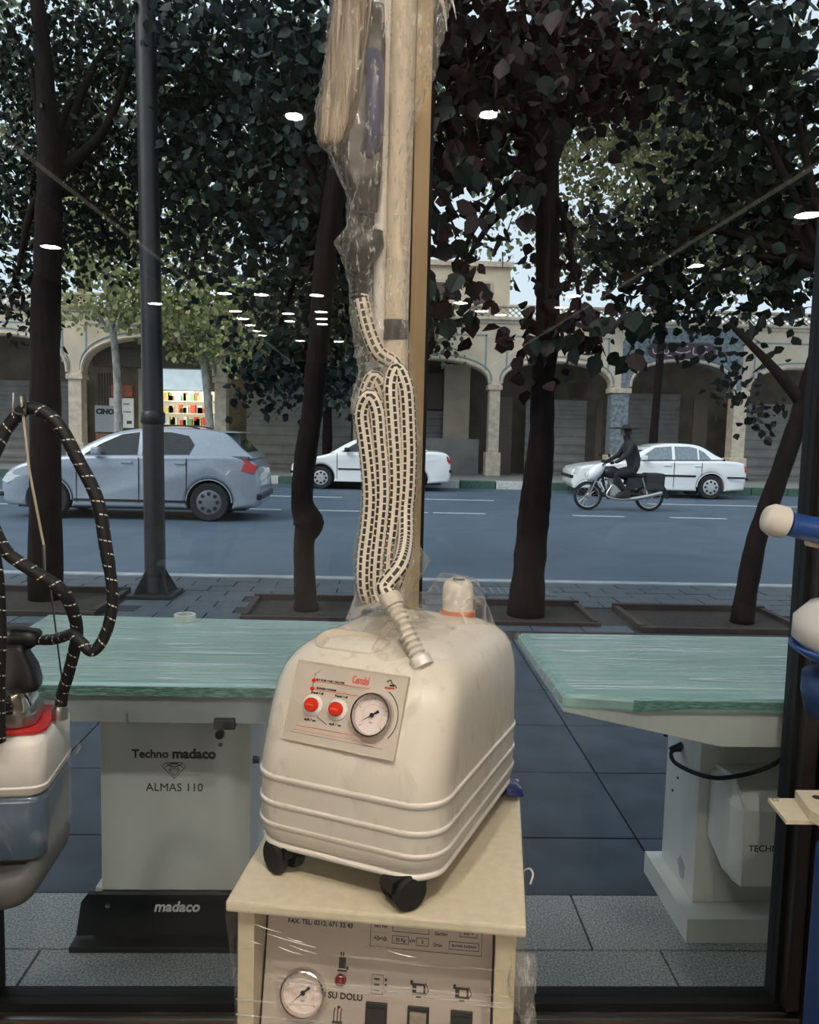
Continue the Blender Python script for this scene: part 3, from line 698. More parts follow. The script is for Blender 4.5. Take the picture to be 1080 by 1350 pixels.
for x0, z0, x1, z1 in ((-0.166, 0.815, -0.128, 0.806), (-0.150, 0.803, -0.080, 0.789), (-0.120, 0.800, -0.098, 0.795), (-0.132, 0.785, -0.100, 0.777), (-0.116, 0.789, -0.078, 0.780), (-0.176, 0.792, -0.155, 0.786), (0.02, 0.794, 0.06, 0.788)):  # white slivers drawn as highlights along the film creases
    ob('crease_glint', MB().tube(spline([(x0, 0.004, z0), ((x0+x1)/2, 0.0035, (z0+z1)/2-0.0006), (x1, 0.004, z1)], 3), [0.0002, 0.0005, 0.0008, 0.0008, 0.0008, 0.0005, 0.0002], 5), M_glint, ca, True)
# blue packet lying behind the generator on the cabinet top
pk = []
for k in range(9):
    t = k/8; pk.append([(0.208 + 0.055*t + 0.004*math.sin(9*t), 1.412 + 0.020*math.cos(a)*(0.5+math.sin(math.pi*(0.1+0.8*t))), 0.856 + 0.017*(1+math.sin(a))*math.sin(math.pi*(0.12+0.76*t))) for a in [2*math.pi*q/14 for q in range(14)]])
tag(ob('blue_packet', MB().loops(pk), mat('dark_blue_film', (0.03, 0.04, 0.16), 0.2, var=0.6, scale=60, bump=0.7, coat=0.6), None, 'all'), 'small crumpled dark blue packet behind the generator on the cream cabinet', 'packet')

# ------------------------------------------------------------------ left: tray, tank unit, iron, black hoses
tr = empty('grey_tray_stand', 'grey rounded plastic tray under the blue tank at the left edge', 'tray', (-0.695, 1.262, 0), R(4))
ob('tray', MB().loops([[(x, y, z) for x, y in rrect(hx, hy, 0.035, 7)] for z, hx, hy in ((0.775, 0.150, 0.080), (0.780, 0.168, 0.098), (0.795, 0.180, 0.108), (0.818, 0.183, 0.111), (0.832, 0.178, 0.107), (0.836, 0.165, 0.095), (0.828, 0.160, 0.090))]), M_grey, tr, 'all')
ob('post', MB().box((-0.12, -0.03, 0.05), (-0.06, 0.03, 0.776), 0.006), M_grey, tr)
ob('foot_plate', MB().box((-0.17, -0.16, 0.0), (0.0, 0.16, 0.05), 0.008), M_grey, tr)
tk = empty('tank_steam_unit', 'white steam unit with a smoky blue water tank, standing on the grey tray', 'steam unit', (-0.668, 1.275, 0.836), R(6))
def slab(z0, z1, hx, hy, r, f=0.006, top=None):
    L_ = [(z0, -f), (z0+f, 0), (z1-f*2, 0), (z1-f*0.6, -f*0.5), (z1, -f*1.8)]
    return [[(x, y, z) for x, y in rrect(hx+d, hy+d, r, 7)] for z, d in L_]
ob('water_tank', MB().loops(slab(0.0, 0.104, 0.158, 0.082, 0.022)), M_tankblue, tk, 'all')
ob('upper_housing', MB().loops(slab(0.100, 0.197, 0.160, 0.084, 0.024, 0.009)), M_white, tk, 'all')
ob('housing_groove', MB().loops([[(x, y, z) for x, y in rrect(hx, hy, 0.024, 7)] for z, hx, hy in ((0.114, 0.159, 0.083), (0.116, 0.1612, 0.0852), (0.119, 0.1612, 0.0852), (0.121, 0.159, 0.083))], False, False), M_white, tk, 'all')
ob('tank_film', MB().loops([[(x, y, z) for x, y in rrect(0.1605+0.0012*math.sin(90*z), 0.0845, 0.024, 7)] for z in (0.004, 0.03, 0.06, 0.09, 0.11, 0.118)], False, False), M_filmbody, tk, 'all')
ob('film_corner', MB().loops([[(0.150, 0.078, 0.095), (0.150, 0.090, 0.10), (0.150, 0.085, 0.135)], [(0.163, 0.082, 0.10), (0.163, 0.09, 0.11), (0.162, 0.085, 0.128)], [(0.172, 0.088, 0.112), (0.171, 0.089, 0.114), (0.17, 0.087, 0.118)]]), M_film, tk, True)
rm = ob('silicone_iron_rest', MB().loops([[(x, y, z) for x, y in rrect(0.105, 0.064, 0.022, 6)] for z in (1.0335, 1.0375)]), M_redmat, None, True, loc=(-0.618, 1.262, 0.0), rot=(0, 0, R(12)))
tag(rm, 'flat red silicone iron rest on the white steam unit', 'iron rest')
si = empty('steam_iron', 'chrome steam iron with black handle standing on the red rest', 'steam iron', (-0.625, 1.262, 1.0376), R(12))
ob('soleplate', MB().loops([[(x, y, z) for x, y in rrect(hx, hy, 0.026, 7)] for z, hx, hy in ((0.0, 0.090, 0.048), (0.002, 0.094, 0.052), (0.018, 0.094, 0.052), (0.020, 0.090, 0.049))]), M_steel, si, True)
ob('chrome_body', MB().loops([[(x, y, z) for x, y in rrect(hx, hy, 0.024, 7)] for z, hx, hy in ((0.020, 0.086, 0.046), (0.030, 0.087, 0.047), (0.050, 0.080, 0.042), (0.056, 0.070, 0.034))]), M_chrome, si, True)
ob('handle_stem', MB().loops([[(0.062+dx+x, y, z) for x, y in rrect(hx, hy, 0.012, 5)] for z, hx, hy, dx in ((0.050, 0.034, 0.030, -0.002), (0.060, 0.033, 0.029, 0.0), (0.085, 0.028, 0.025, 0.0), (0.110, 0.019, 0.019, -0.003), (0.122, 0.020, 0.018, -0.006))]), M_black, si, 'all')
ob('grip', MB().tube(spline([(-0.075, 0, 0.118), (-0.02, 0, 0.130), (0.04, 0, 0.131), (0.082, 0, 0.128), (0.092, 0.002, 0.124)], 5), [0.014]*5+[0.017]*10+[0.0165]*3+[0.015, 0.013, 0.010], 14), M_black, si, 'all')
ob('wood_grip', MB().tube([(-0.09, 0, 0.112), (-0.02, 0, 0.1305), (0.0, 0, 0.131)], 0.0175, 14), mat('pale_beech', (0.6, 0.45, 0.28), 0.5, scale=30, stretch=(1, 8, 8)), si, True)
bl = empty('black_steam_hose', 'black flecked steam hose looping up over a thin wire beside the left tank', 'hose', (0, 0, 0))
pa1 = [(-0.505, 1.285, 1.036), (-0.500, 1.285, 1.075), (-0.485, 1.27, 1.11), (-0.465, 1.25, 1.165), (-0.458, 1.235, 1.20), (-0.462, 1.22, 1.235), (-0.475, 1.21, 1.262), (-0.520, 1.20, 1.295), (-0.545, 1.195, 1.32), (-0.562, 1.19, 1.37), (-0.563, 1.19, 1.43), (-0.550, 1.195, 1.468), (-0.535, 1.20, 1.499), (-0.505, 1.20, 1.523), (-0.468, 1.20, 1.502), (-0.437, 1.20, 1.446), (-0.412, 1.20, 1.392), (-0.401, 1.20, 1.325), (-0.392, 1.20, 1.258), (-0.397, 1.20, 1.212), (-0.410, 1.20, 1.180), (-0.424, 1.20, 1.168), (-0.440, 1.205, 1.180), (-0.458, 1.215, 1.189), (-0.478, 1.235, 1.180), (-0.503, 1.255, 1.170), (-0.534, 1.279, 1.163)]
ob('sleeve', MB().tube(spline(pa1, 8), [0.0095]*140 + [0.0085]*30 + [0.0085]*(len(spline(pa1, 8))-170), 12), M_hoseb, bl, 'all')
ob('collar', MB().tube([(-0.505, 1.285, 1.034), (-0.5045, 1.285, 1.050), (-0.5035, 1.285, 1.056)], [0.0125, 0.0125, 0.0105], 14), M_steel, bl, True)
b2 = ob('black_steam_hose', MB().tube(spline([(-0.556, 1.185, 1.035), (-0.553, 1.18, 1.12), (-0.547, 1.175, 1.20), (-0.549, 1.175, 1.28), (-0.560, 1.18, 1.34), (-0.575, 1.19, 1.38)], 8), 0.0115, 12), M_hoseb, None, 'all')
tag(b2, 'black flecked hose hanging straight down at the left edge of the picture', 'hose')
wr = empty('hose_support_wire', 'thin steel wire with a hooked tip holding up the black hose', 'wire', (-0.500, 1.30, 1.033))
ob('rod', MB().tube([(0.0, 0, 0.0), (-0.010, -0.03, 0.22), (-0.012, -0.045, 0.245)], 0.0014, 6), M_steel, wr, True)
ob('spring_joint', MB().tube([(-0.0125, -0.045, 0.245), (-0.0125, -0.046, 0.285)], 0.0028, 8), M_steel, wr, True)
ob('upper_rod', MB().tube([(-0.0125, -0.046, 0.285), (-0.013, -0.09, 0.40), (-0.014, -0.11, 0.506)], 0.0019, 6), M_tubec, wr, True)
for x in (-0.022, -0.006):
    ob('hook', MB().tube(spline([(-0.014, -0.108, 0.48), (x, -0.115, 0.485), (x, -0.115, 0.510)], 4), 0.0014, 6), M_steel, wr, True)

# ------------------------------------------------------------------ right: blue machine, handle, arm
bm_ = empty('blue_press_machine', 'blue cabinet of a pressing machine at the right edge with a cream arm', 'machine', (0.98, 1.42, 0), R(0))
ob('cabinet', MB().box((-0.243, -0.34, 0.05), (0.25, -0.13, 0.84), 0.008), M_blued, bm_)
ob('plinth', MB().box((-0.22, -0.32, 0.0), (0.22, -0.15, 0.05)), M_black, bm_)
ob('bracket', MB().prism([(-0.300, -0.077), (-0.310, -0.161), (-0.20, -0.161), (-0.20, -0.077)], 0.880, 0.886, 'z'), M_cream2, bm_)
ob('bracket_screw', MB().tube([(-0.296, -0.085, 0.888), (-0.286, -0.086, 0.888)], 0.004, 10), M_steel, bm_, True)
ob('arm', MB().prism([(-0.258, -0.086), (-0.10, -0.086), (-0.10, -0.30), (-0.23, -0.30), (-0.272, -0.16)], 0.887, 0.905, 'z'), M_cream2, bm_)
ob('arm_hole', MB().tube([(-0.235, -0.115, 0.9052), (-0.235, -0.115, 0.9056)], 0.008, 14), M_dark, bm_)
ob('pillar', MB().box((-0.16, -0.25, 0.84), (-0.10, -0.16, 0.888), 0.006), M_cream2, bm_)
ob('column', MB().box((-0.05, -0.30, 0.84), (0.10, -0.17, 1.50), 0.02), M_blued, bm_)
hd = ob('lever', MB().tube([(-0.318, -0.118, 1.368), (-0.288, -0.119, 1.362), (-0.21, -0.12, 1.349)], [0.0195, 0.0205, 0.0225], 20), M_blue, bm_, True)
ob('lever_end', MB().tube([(-0.359, -0.117, 1.377), (-0.355, -0.117, 1.376), (-0.345, -0.117, 1.374), (-0.325, -0.117, 1.370), (-0.322, -0.117, 1.369)], [0.012, 0.021, 0.0265, 0.0265, 0.022], 20), M_cream, hd, True)
ob('lever_cuff', MB().tube([(-0.212, -0.12, 1.3495), (-0.16, -0.12, 1.34), (-0.02, -0.04, 1.32)], [0.0255, 0.0255, 0.025], 20), M_cream, hd, True)
ob('lever_brace', MB().tube([(-0.275, -0.10, 1.338), (-0.20, -0.09, 1.322), (0.0, -0.02, 1.29)], 0.008, 10), M_cream2, hd, True)
pd = ob('padded_head', MB().loops([[(-0.10 + x, -0.08 + y, z) for x, y in rrect(hx, hy, min(hx, hy)*0.9, 8)] for z, hx, hy in ((1.128, 0.08, 0.05), (1.137, 0.135, 0.08), (1.165, 0.166, 0.095), (1.20, 0.165, 0.095), (1.225, 0.14, 0.085), (1.236, 0.09, 0.05))]), M_white, bm_, 'all')
ob('blue_piping', MB().loops([[(-0.10 + x, -0.08 + y, z) for x, y in rrect(hx, hy, min(hx, hy)*0.9, 8)] for z, hx, hy in ((1.128, 0.10, 0.06), (1.138, 0.142, 0.085), (1.156, 0.168, 0.0965), (1.150, 0.17, 0.098), (1.132, 0.145, 0.087), (1.124, 0.10, 0.06))], False, False), M_blue, pd, 'all')
ob('lower_pad', MB().loops([[(-0.08 + x, -0.08 + y, z) for x, y in rrect(hx, hy, min(hx, hy)*0.9, 8)] for z, hx, hy in ((1.02, 0.10, 0.06), (1.035, 0.155, 0.085), (1.07, 0.163, 0.093), (1.10, 0.163, 0.093), (1.105, 0.14, 0.07))]), M_blued, bm_, 'all')
ob('hinge_post', MB().box((-0.02, -0.05, 0.80), (0.04, 0.0, 1.13), 0.005), M_blued, bm_)

# ------------------------------------------------------------------ the two ironing tables outside the glass
tl = empty('ironing_table', 'ironing table with mint top and grey column lettered ALMAS 110, left of the generator', 'ironing table', (-0.58, 2.45, 0))
TZ = 0.845
ob('pad', MB().loops([[(x, y, z) for x, y in poly] for z, poly in ((TZ-0.030, [(-0.53, -0.385), (0.56, -0.385), (0.56, 0.345), (-0.565, 0.385), (-0.55, 0.0)]), (TZ-0.024, [(-0.535, -0.39), (0.565, -0.39), (0.565, 0.35), (-0.572, 0.39), (-0.556, 0.0)]), (TZ-0.008, [(-0.535, -0.39), (0.565, -0.39), (0.565, 0.35), (-0.572, 0.39), (-0.556, 0.0)]), (TZ, [(-0.52, -0.375), (0.55, -0.375), (0.55, 0.335), (-0.56, 0.375), (-0.545, 0.0)]))]), M_mint, tl)
ob('pad_film', MB().loops([[(-0.50, -0.37, TZ+0.0025), (0.54, -0.37, TZ+0.0025)], [(-0.525, 0.0, TZ+0.002), (0.54, 0.0, TZ+0.0025)], [(-0.54, 0.36, TZ+0.0025), (0.54, 0.325, TZ+0.0025)]], False, False, False), film_mat('pad_film', 0.03, 0.75, (2.2, 42, 10), 0.12, tint=(0.85, 0.92, 0.9), bump=0.4, thr=(0.52, 0.66)), tl)  # white streaks in this film are painted sheen on the pad
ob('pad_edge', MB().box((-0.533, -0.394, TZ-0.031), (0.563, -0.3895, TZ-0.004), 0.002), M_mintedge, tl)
ob('apron', MB().prism([(-0.52, TZ-0.031), (0.55, TZ-0.031), (0.55, TZ-0.075), (0.3, TZ-0.105), (-0.28, TZ-0.105), (-0.52, TZ-0.075)], -0.375, 0.33), M_tableg, tl)
ob('column', MB().box((-0.213, -0.145, 0.150), (0.218, 0.20, 0.740), 0.003), M_tablew, tl)
ob('base', MB().prism([(-0.16, 0.02), (0.23, 0.02), (0.23, 0.150), (-0.13, 0.150)], -0.235, 0.245, 'x'), M_tablew, tl)
kp = ob('kick_plate', MB().loops([[(x, y, z) for x, z in ((-0.275, 0.02), (0.285, 0.02), (0.285, 0.118), (0.268, 0.140), (-0.245, 0.140), (-0.262, 0.118))] for y in (-0.185, -0.165)]), mat('black_gloss_plate', (0.009, 0.009, 0.010), 0.25), tl, rot=(R(-4), 0, 0))
ob('kick_lip', MB().box((-0.285, -0.215, 0.0), (0.29, 0.0, 0.018), 0.003), M_black, tl)
for x in (-0.185, 0.185):
    ob('screw', MB().lathe([(0.0085, 0), (0.0075, -0.004), (0.0005, -0.005)], (x, -0.185, 0.110), 'y', 14), M_chrome, kp, True)
text('madaco', 0.042, mat('silver_print', (0.62, 0.60, 0.57), 0.4), kp, (0.012, -0.1862, 0.105), (R(90), 0, 0), bold=0.0012, shear=0.2)
fy = -0.1456
text('Techno', 0.034, M_blackink, tl, (-0.070, fy, 0.562), (R(90), 0, 0), bold=0.0010)
text('madaco', 0.040, M_blackink, tl, (0.055, fy, 0.563), (R(90), 0, 0), bold=0.0016, sx=1.0)
text('ALMAS 110', 0.034, M_blackink, tl, (-0.001, fy, 0.462), (R(90), 0, 0))
dm = MB()
def dl(pts, r=0.0011):
    dm.tube([(x-0.002, fy, z) for x, z in pts], r, 5)
dl([(-0.034, 0.526), (-0.024, 0.537), (0.024, 0.537), (0.034, 0.526), (0.0, 0.490), (-0.034, 0.526)]); dl([(-0.022, 0.533), (0.0, 0.524), (0.022, 0.533)], 0.0015); dl([(-0.026, 0.524), (-0.014, 0.529), (-0.008, 0.522), (-0.016, 0.515)]); dl([(0.026, 0.524), (0.014, 0.529), (0.008, 0.522), (0.016, 0.515)]); dl([(-0.014, 0.512), (0, 0.521), (0.014, 0.512), (0, 0.498), (-0.014, 0.512)]); dl([(-0.012, 0.534), (0.012, 0.534)], 0.0018)
ob('diamond_emblem', dm, M_blackink, tl)
kn = ob('knob', MB().lathe([(0.013, 0.0), (0.014, -0.006), (0.011, -0.018), (0.0005, -0.02)], (0.130, -0.145, 0.625), 'y', 18), M_black, tl, True)
ob('plug_hole', MB().lathe([(0.006, 0.0), (0.006, -0.002), (0.0005, -0.002)], (0.131, -0.145, 0.592), 'y', 14), M_black, tl)
ob('clamp', MB().box((0.16, -0.39, TZ-0.118), (0.215, -0.34, TZ-0.09), 0.004), M_black, tl)
ob('hook', MB().tube(spline([(-0.06, -0.386, TZ-0.075), (-0.058, -0.39, TZ-0.09), (-0.056, -0.39, TZ-0.105)], 4), 0.0025, 6), M_steel, tl, True)
for z in (0.53, 0.66): ob('side_knob', MB().lathe([(0.012, 0.218), (0.010, 0.236), (0.0005, 0.237)], (0, -0.10, z), 'x', 14), M_black, tl, True)
tp = ob('tape_roll', MB().lathe([(0.026, 0.0), (0.036, 0.0), (0.0365, 0.003), (0.0365, 0.021), (0.036, 0.024), (0.026, 0.024), (0.026, 0.0)], n=24), mat('white_tape', (0.72, 0.70, 0.66), 0.5), None, True, loc=(-0.66, 2.765, TZ))
ob('dark_core', MB().lathe([(0.0215, 0.001), (0.0262, 0.001), (0.0262, 0.007), (0.0215, 0.007), (0.0215, 0.001)], n=24), M_black, tp, True)
tag(tp, 'small white roll of tape at the back edge of the left mint table', 'tape roll')
t2 = empty('ironing_table', 'ironing table with mint top and white column lettered TECHNO, right of the generator', 'ironing table', (1.25, 2.4, 0))
pol = [(-0.775, -0.37), (-0.60, -0.40), (0.55, -0.40), (0.55, 0.27), (-0.785, 0.27)]
ob('pad', MB().loops([[(x*(1-d), y*(1-d), z) for x, y in pol] for z, d in ((TZ-0.036, 0.006), (TZ-0.03, 0.0), (TZ-0.010, 0.0), (TZ, 0.016))]), M_mint, t2)
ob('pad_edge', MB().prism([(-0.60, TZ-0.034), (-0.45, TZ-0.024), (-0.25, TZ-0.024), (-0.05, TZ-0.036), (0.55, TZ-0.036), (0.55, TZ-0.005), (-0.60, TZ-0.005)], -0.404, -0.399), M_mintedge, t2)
ob('pad_film', MB().loops([[(-0.74, -0.355, TZ+0.0025), (0.53, -0.385, TZ+0.0025)], [(-0.76, 0.255, TZ+0.0025), (0.53, 0.255, TZ+0.0025)]], False, False, False), MATS['pad_film'], t2)
ob('left_fold', MB().tube([(-0.785, 0.265, TZ-0.012), (-0.787, 0.0, TZ-0.012), (-0.777, -0.365, TZ-0.012)], 0.014, 10), M_film, t2, True)
ob('apron', MB().prism([(-0.775, TZ-0.037), (-0.62, TZ-0.037), (0.55, TZ-0.037), (0.55, TZ-0.130), (-0.36, TZ-0.130), (-0.775, TZ-0.042)], -0.385, 0.255), M_tablew, t2)
ob('column', MB().box((-0.262, -0.02, 0.075), (0.30, 0.26, TZ-0.13), 0.003), M_tablew, t2)
ob('corner_strip', MB().box((-0.264, -0.024, 0.076), (-0.20, 0.02, TZ-0.13), 0.003), M_tablew, t2)
ob('upper_panel', MB().box((-0.20, -0.026, 0.53), (0.30, -0.019, TZ-0.13), 0.002), M_tablew, t2)
ob('base', MB().prism([(-0.31, -0.11), (0.35, -0.11), (0.35, 0.29), (-0.31, 0.29)], 0.0, 0.075, 'z'), M_tablew, t2)
mtb = ob('motor_box', MB().loops([[(x, y, z) for y, z in ((-0.02, 0.52), (-0.16, 0.54), (-0.235, 0.47), (-0.235, 0.25), (-0.17, 0.235), (-0.02, 0.29))] for x in (-0.215, 0.30)]), M_tablew, t2)
ob('box_bevel', MB().loops([[(-0.216, y, z) for y, z in ((-0.03, 0.51), (-0.155, 0.53), (-0.228, 0.465), (-0.228, 0.255), (-0.17, 0.24), (-0.03, 0.295))], [(-0.232, y, z) for y, z in ((-0.03, 0.50), (-0.14, 0.51), (-0.175, 0.46), (-0.175, 0.27), (-0.15, 0.255), (-0.03, 0.30))]]), M_tablew, mtb)
text('TECHNO', 0.026, M_blackink, mtb, (-0.200, -0.2358, 0.362), (R(90), 0, 0), align='LEFT', bold=0.0003)
ob('power_cable', MB().tube(spline([(0.0, -0.20, TZ-0.128), (-0.08, -0.2, 0.63), (-0.15, -0.19, 0.575), (-0.25, -0.16, 0.535), (-0.30, -0.10, 0.52), (-0.325, 0.02, 0.505), (-0.300, 0.12, 0.50), (-0.262, 0.14, 0.50)], 6), 0.0065, 8), M_rubber, t2, True)
ob('cable_gland', MB().tube([(-0.30, 0.13, 0.50), (-0.262, 0.13, 0.52)], 0.011, 10), M_black, t2, True)
ob('lever', MB().tube([(-0.36, -0.05, TZ-0.125), (-0.375, -0.02, TZ-0.24)], 0.006, 8), M_black, t2, True)
ob('sticker', MB().loops([[(-0.2625, y, z) for y, z in ((0.05, 0.15), (0.09, 0.17), (0.115, 0.14), (0.09, 0.10), (0.06, 0.10))], [(-0.2632, y, z) for y, z in ((0.05, 0.15), (0.09, 0.17), (0.115, 0.14), (0.09, 0.10), (0.06, 0.10))]]), M_tableg, t2)
for y, z in ((0.15, 0.40), (0.19, 0.34)): ob('screw', MB().lathe([(0.005, -0.262), (0.004, -0.265), (0.0003, -0.2655)], (0, y, z), 'x', 10), M_black, t2)
# ------------------------------------------------------------------ outside: ground
M_gran = mat('flecked_granite', (0.50, 0.49, 0.47), 0.5, scale=170, col2=(0.14, 0.15, 0.155))
M_slate = mat('dark_slate_tile', (0.048, 0.064, 0.088), 0.42, var=0.3, scale=5)
M_joint = mat('dark_joint', (0.018, 0.02, 0.024), 0.8)
M_paver = mat('grey_paver', (0.060, 0.076, 0.10), 0.55, var=0.35, scale=6, coords='Generated')
M_asph = mat('asphalt', (0.068, 0.104, 0.15), 0.62, var=0.14, scale=1.3, bump=0.15, bscale=160)
M_line = mat('road_paint', (0.50, 0.53, 0.56), 0.6, var=0.35, scale=25)
M_kerbw = mat('kerb_white', (0.52, 0.52, 0.50), 0.7, var=0.25, scale=14)
M_kerbg = mat('kerb_green', (0.045, 0.10, 0.075), 0.7, var=0.25, scale=14)
M_conc = mat('concrete_paving', (0.22, 0.22, 0.22), 0.75, var=0.2, scale=3)
M_soil = mat('tree_pit_soil', (0.020, 0.015, 0.012), 0.95, var=0.6, scale=24, bump=1.0)
M_rust = mat('rusty_steel', (0.028, 0.016, 0.014), 0.7, var=0.4, scale=12)
pv = struct('pavement', MB().box((-9, 1.985, -0.3), (9.5, 8.28, -0.012)), M_joint)
def slabs(x0, nx, w, y0, y1, m, z, parent, off=0.0, gap=0.006, skip=None, jit=0.001, jseed=1):
    rr = random.Random(jseed)
    me = MB().add(*(lambda a, b, h, c: ([(-a, -b, -h), (a, -b, -h), (a, b, -h), (-a, b, -h), (-a, -b, -c), (a, -b, -c), (a, b, -c), (-a, b, -c), (-a+c, -b+c, 0), (a-c, -b+c, 0), (a-c, b-c, 0), (-a+c, b-c, 0)],
        [(0,1,5,4), (1,2,6,5), (2,3,7,6), (3,0,4,7), (4,5,9,8), (5,6,10,9), (6,7,11,10), (7,4,8,11), (8,9,10,11)]))((w-gap)/2, (y1-y0-gap)/2, 0.025, 0.002)).mesh('slab')
    me.materials.append(m)
    for i in range(nx):
        cx = x0 + off + (i+0.5)*w
        if skip and skip(cx, (y0+y1)/2): continue
        link('slab', me, None, parent, (cx, (y0+y1)/2, z + rr.uniform(-jit, jit)))
slabs(-2.4, 8, 0.60, 1.99, 2.255, M_gran, 0.0, pv, 0.25)
slabs(-2.4, 8, 0.60, 2.255, 2.545, M_gran, 0.0, pv, 0.05)
for k, y in enumerate((2.545, 2.93, 3.53, 4.13, 4.73, 5.33)):
    slabs(-4.1, 14, 0.60, y, (2.93, 3.53, 4.13, 4.73, 5.33, 5.92)[k], M_slate, -0.002, pv, 0.29, 0.008, jseed=k)
ob('channel_strip', MB().box((-9, 5.925, -0.012), (9.5, 6.17, -0.004)), M_rust, pv)
PITS = [(-3.45, -2.30, 6.50, 7.35), (-1.05, -0.20, 6.45, 7.15), (0.78, 1.72, 6.40, 7.10), (2.10, 3.35, 6.28, 7.00)]
def in_pit(x, y):
    return any(a-0.13 < x < b+0.13 and c-0.09 < y < d+0.09 for a, b, c, d in PITS)
for k in range(9):
    slabs(-5.2, 27, 0.40, 6.18+k*0.23, 6.18+(k+1)*0.23, M_paver, 0.0, pv, 0.2*(k % 2), 0.012, in_pit, 0.002, 20+k)
for i, (a, b, c, d) in enumerate(PITS):
    pt = empty('tree_pit', ('rusty tree pit frame round the left trunk', 'rusty tree pit frame round the kinked trunk', 'rusty tree pit frame round the thick trunk right of the mullion', 'rusty tree pit frame round the leaning trunk at the right')[i], 'tree pit', (0, 0, 0), 0, 'tree pits')
    ob('soil', MB().box((a, c, -0.011), (b, d, 0.004)), M_soil, pt)
    ob('frame_bar', MB().box((a-0.05, c-0.05, -0.01), (b+0.05, c, 0.030), 0.003), M_rust, pt)
    ob('frame_bar', MB().box((a-0.05, d, -0.01), (b+0.05, d+0.05, 0.055), 0.003), M_rust, pt)
    ob('frame_bar', MB().box((a-0.05, c, -0.01), (a, d, 0.040), 0.003), M_rust, pt)
    ob('frame_bar', MB().box((b, c, -0.01), (b+0.05, d, 0.040), 0.003), M_rust, pt)
gr = empty('drain_grate', 'flat metal drain grate in the pavers near the road edge', 'grate', (1.05, 7.75, 0))
ob('frame', MB().box((-0.62, -0.2, -0.006), (0.62, 0.2, 0.006)), M_slate, gr)
for k in range(16):
    ob('bar', MB().box((-0.58+k*0.074, -0.16, 0.006), (-0.545+k*0.074, 0.16, 0.013)), mat('worn_grate', (0.13, 0.16, 0.19), 0.5, 0.4), gr)
ob_ = struct('road', MB().box((-40, 8.28, -0.3), (45, 24.5, -0.01)), M_asph)
ob('edge_stone', MB().box((-40, 8.28, -0.01), (45, 8.42, 0.004)), mat('pale_edge_stone', (0.33, 0.37, 0.40), 0.6, var=0.2, scale=5), ob_)
def mark(x0, x1, y0, y1):
    ob('lane_mark', MB().box((x0, y0, -0.0095), (x1, y1, -0.006)), M_line, ob_)
for x0, x1 in ((-12, -9), (-7.5, -5), (-3.6, -1.9), (-1.2, 0.9), (1.0, 2.0), (3.7, 4.7), (5.6, 6.7), (8.4, 10.2), (12, 14)): mark(x0, x1, 15.55, 15.68)
for x0, x1 in ((-10, -4.5), (-3.2, -0.9), (0.8, 2.6), (6.2, 10.2), (11, 16)): mark(x0, x1, 18.75, 18.90)
KA = math.atan(-0.05)
fk = empty('far_kerb', 'green and white painted kerb along the far side of the road', 'kerb', (-3.0, 23.2, 0), KA)
for k in range(-12, 18):
    w_ = 1.02; x0 = -0.92 + k*w_
    ob('kerb_stone', MB().box((x0+0.01, 0, -0.02), (x0+w_-0.01, 0.25, 0.205), 0.015), M_kerbw if k in (0, 5, 7, 12, 17, -5, -9) else M_kerbg, fk)
struct('far_pavement', MB().add([(-40, 25.3, -0.3), (45, 21.05, -0.3), (45, 34, -0.3), (-40, 34, -0.3), (-40, 25.3, 0.2), (45, 21.05, 0.2), (45, 34, 0.2), (-40, 34, 0.2)], [(0,3,2,1), (4,5,6,7), (0,1,5,4), (1,2,6,5), (2,3,7,6), (3,0,4,7)]), M_conc)

# ------------------------------------------------------------------ the arcade across the road
M_fac = mat('beige_facade', (0.64, 0.53, 0.40), 0.8, var=0.14, scale=1.6, bump=0.1)
M_stone = mat('pier_stone', (0.60, 0.50, 0.39), 0.75, var=0.22, scale=5, bump=0.15)
M_blueln = mat('blue_tile_line', (0.20, 0.30, 0.34), 0.5, var=0.2)
M_mosaic = mat('blue_mosaic', (0.27, 0.28, 0.27), 0.45, scale=9, col2=(0.075, 0.12, 0.17))
M_shut = mat('roller_shutter', (0.26, 0.25, 0.23), 0.55, var=0.2, scale=2)
M_door = mat('brown_door', (0.10, 0.07, 0.05), 0.5, var=0.3)
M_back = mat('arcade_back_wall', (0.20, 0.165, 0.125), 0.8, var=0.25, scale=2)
bd = empty('arcade_building', 'long beige arcade building with rounded arches across the road', 'building', (0, 26, 0))
PX = [-18.6, -14.1, -9.58, -5.09, -0.75, 3.52, 7.52, 11.4, 15.3, 19.2]
PWD = [0.42, 0.42, 0.40, 0.36, 0.36, 0.34, 0.56, 0.42, 0.4, 0.4]
ZS, ZT = 3.08, 5.08
for i, (x, w) in enumerate(zip(PX, PWD)):
    m_ = M_mosaic if i == 6 else M_stone
    pi_ = ob('pier', MB().box((x-w/2, 0, 0.2), (x+w/2, 0.5, ZS-0.16), 0.01), m_, bd)
    ob('capital', MB().box((x-w/2-0.06, -0.06, ZS-0.16), (x+w/2+0.06, 0.55, ZS), 0.02), M_stone, pi_)
    ob('plinth', MB().box((x-w/2-0.07, -0.07, 0.2), (x+w/2+0.07, 0.55, 0.95), 0.02), M_stone, pi_)
    ob('rosette', MB().prism([(x-0.22, ZT-0.12), (x+0.22, ZT-0.12), (x, ZT-0.55)], -0.02, 0.0), M_stone, pi_)
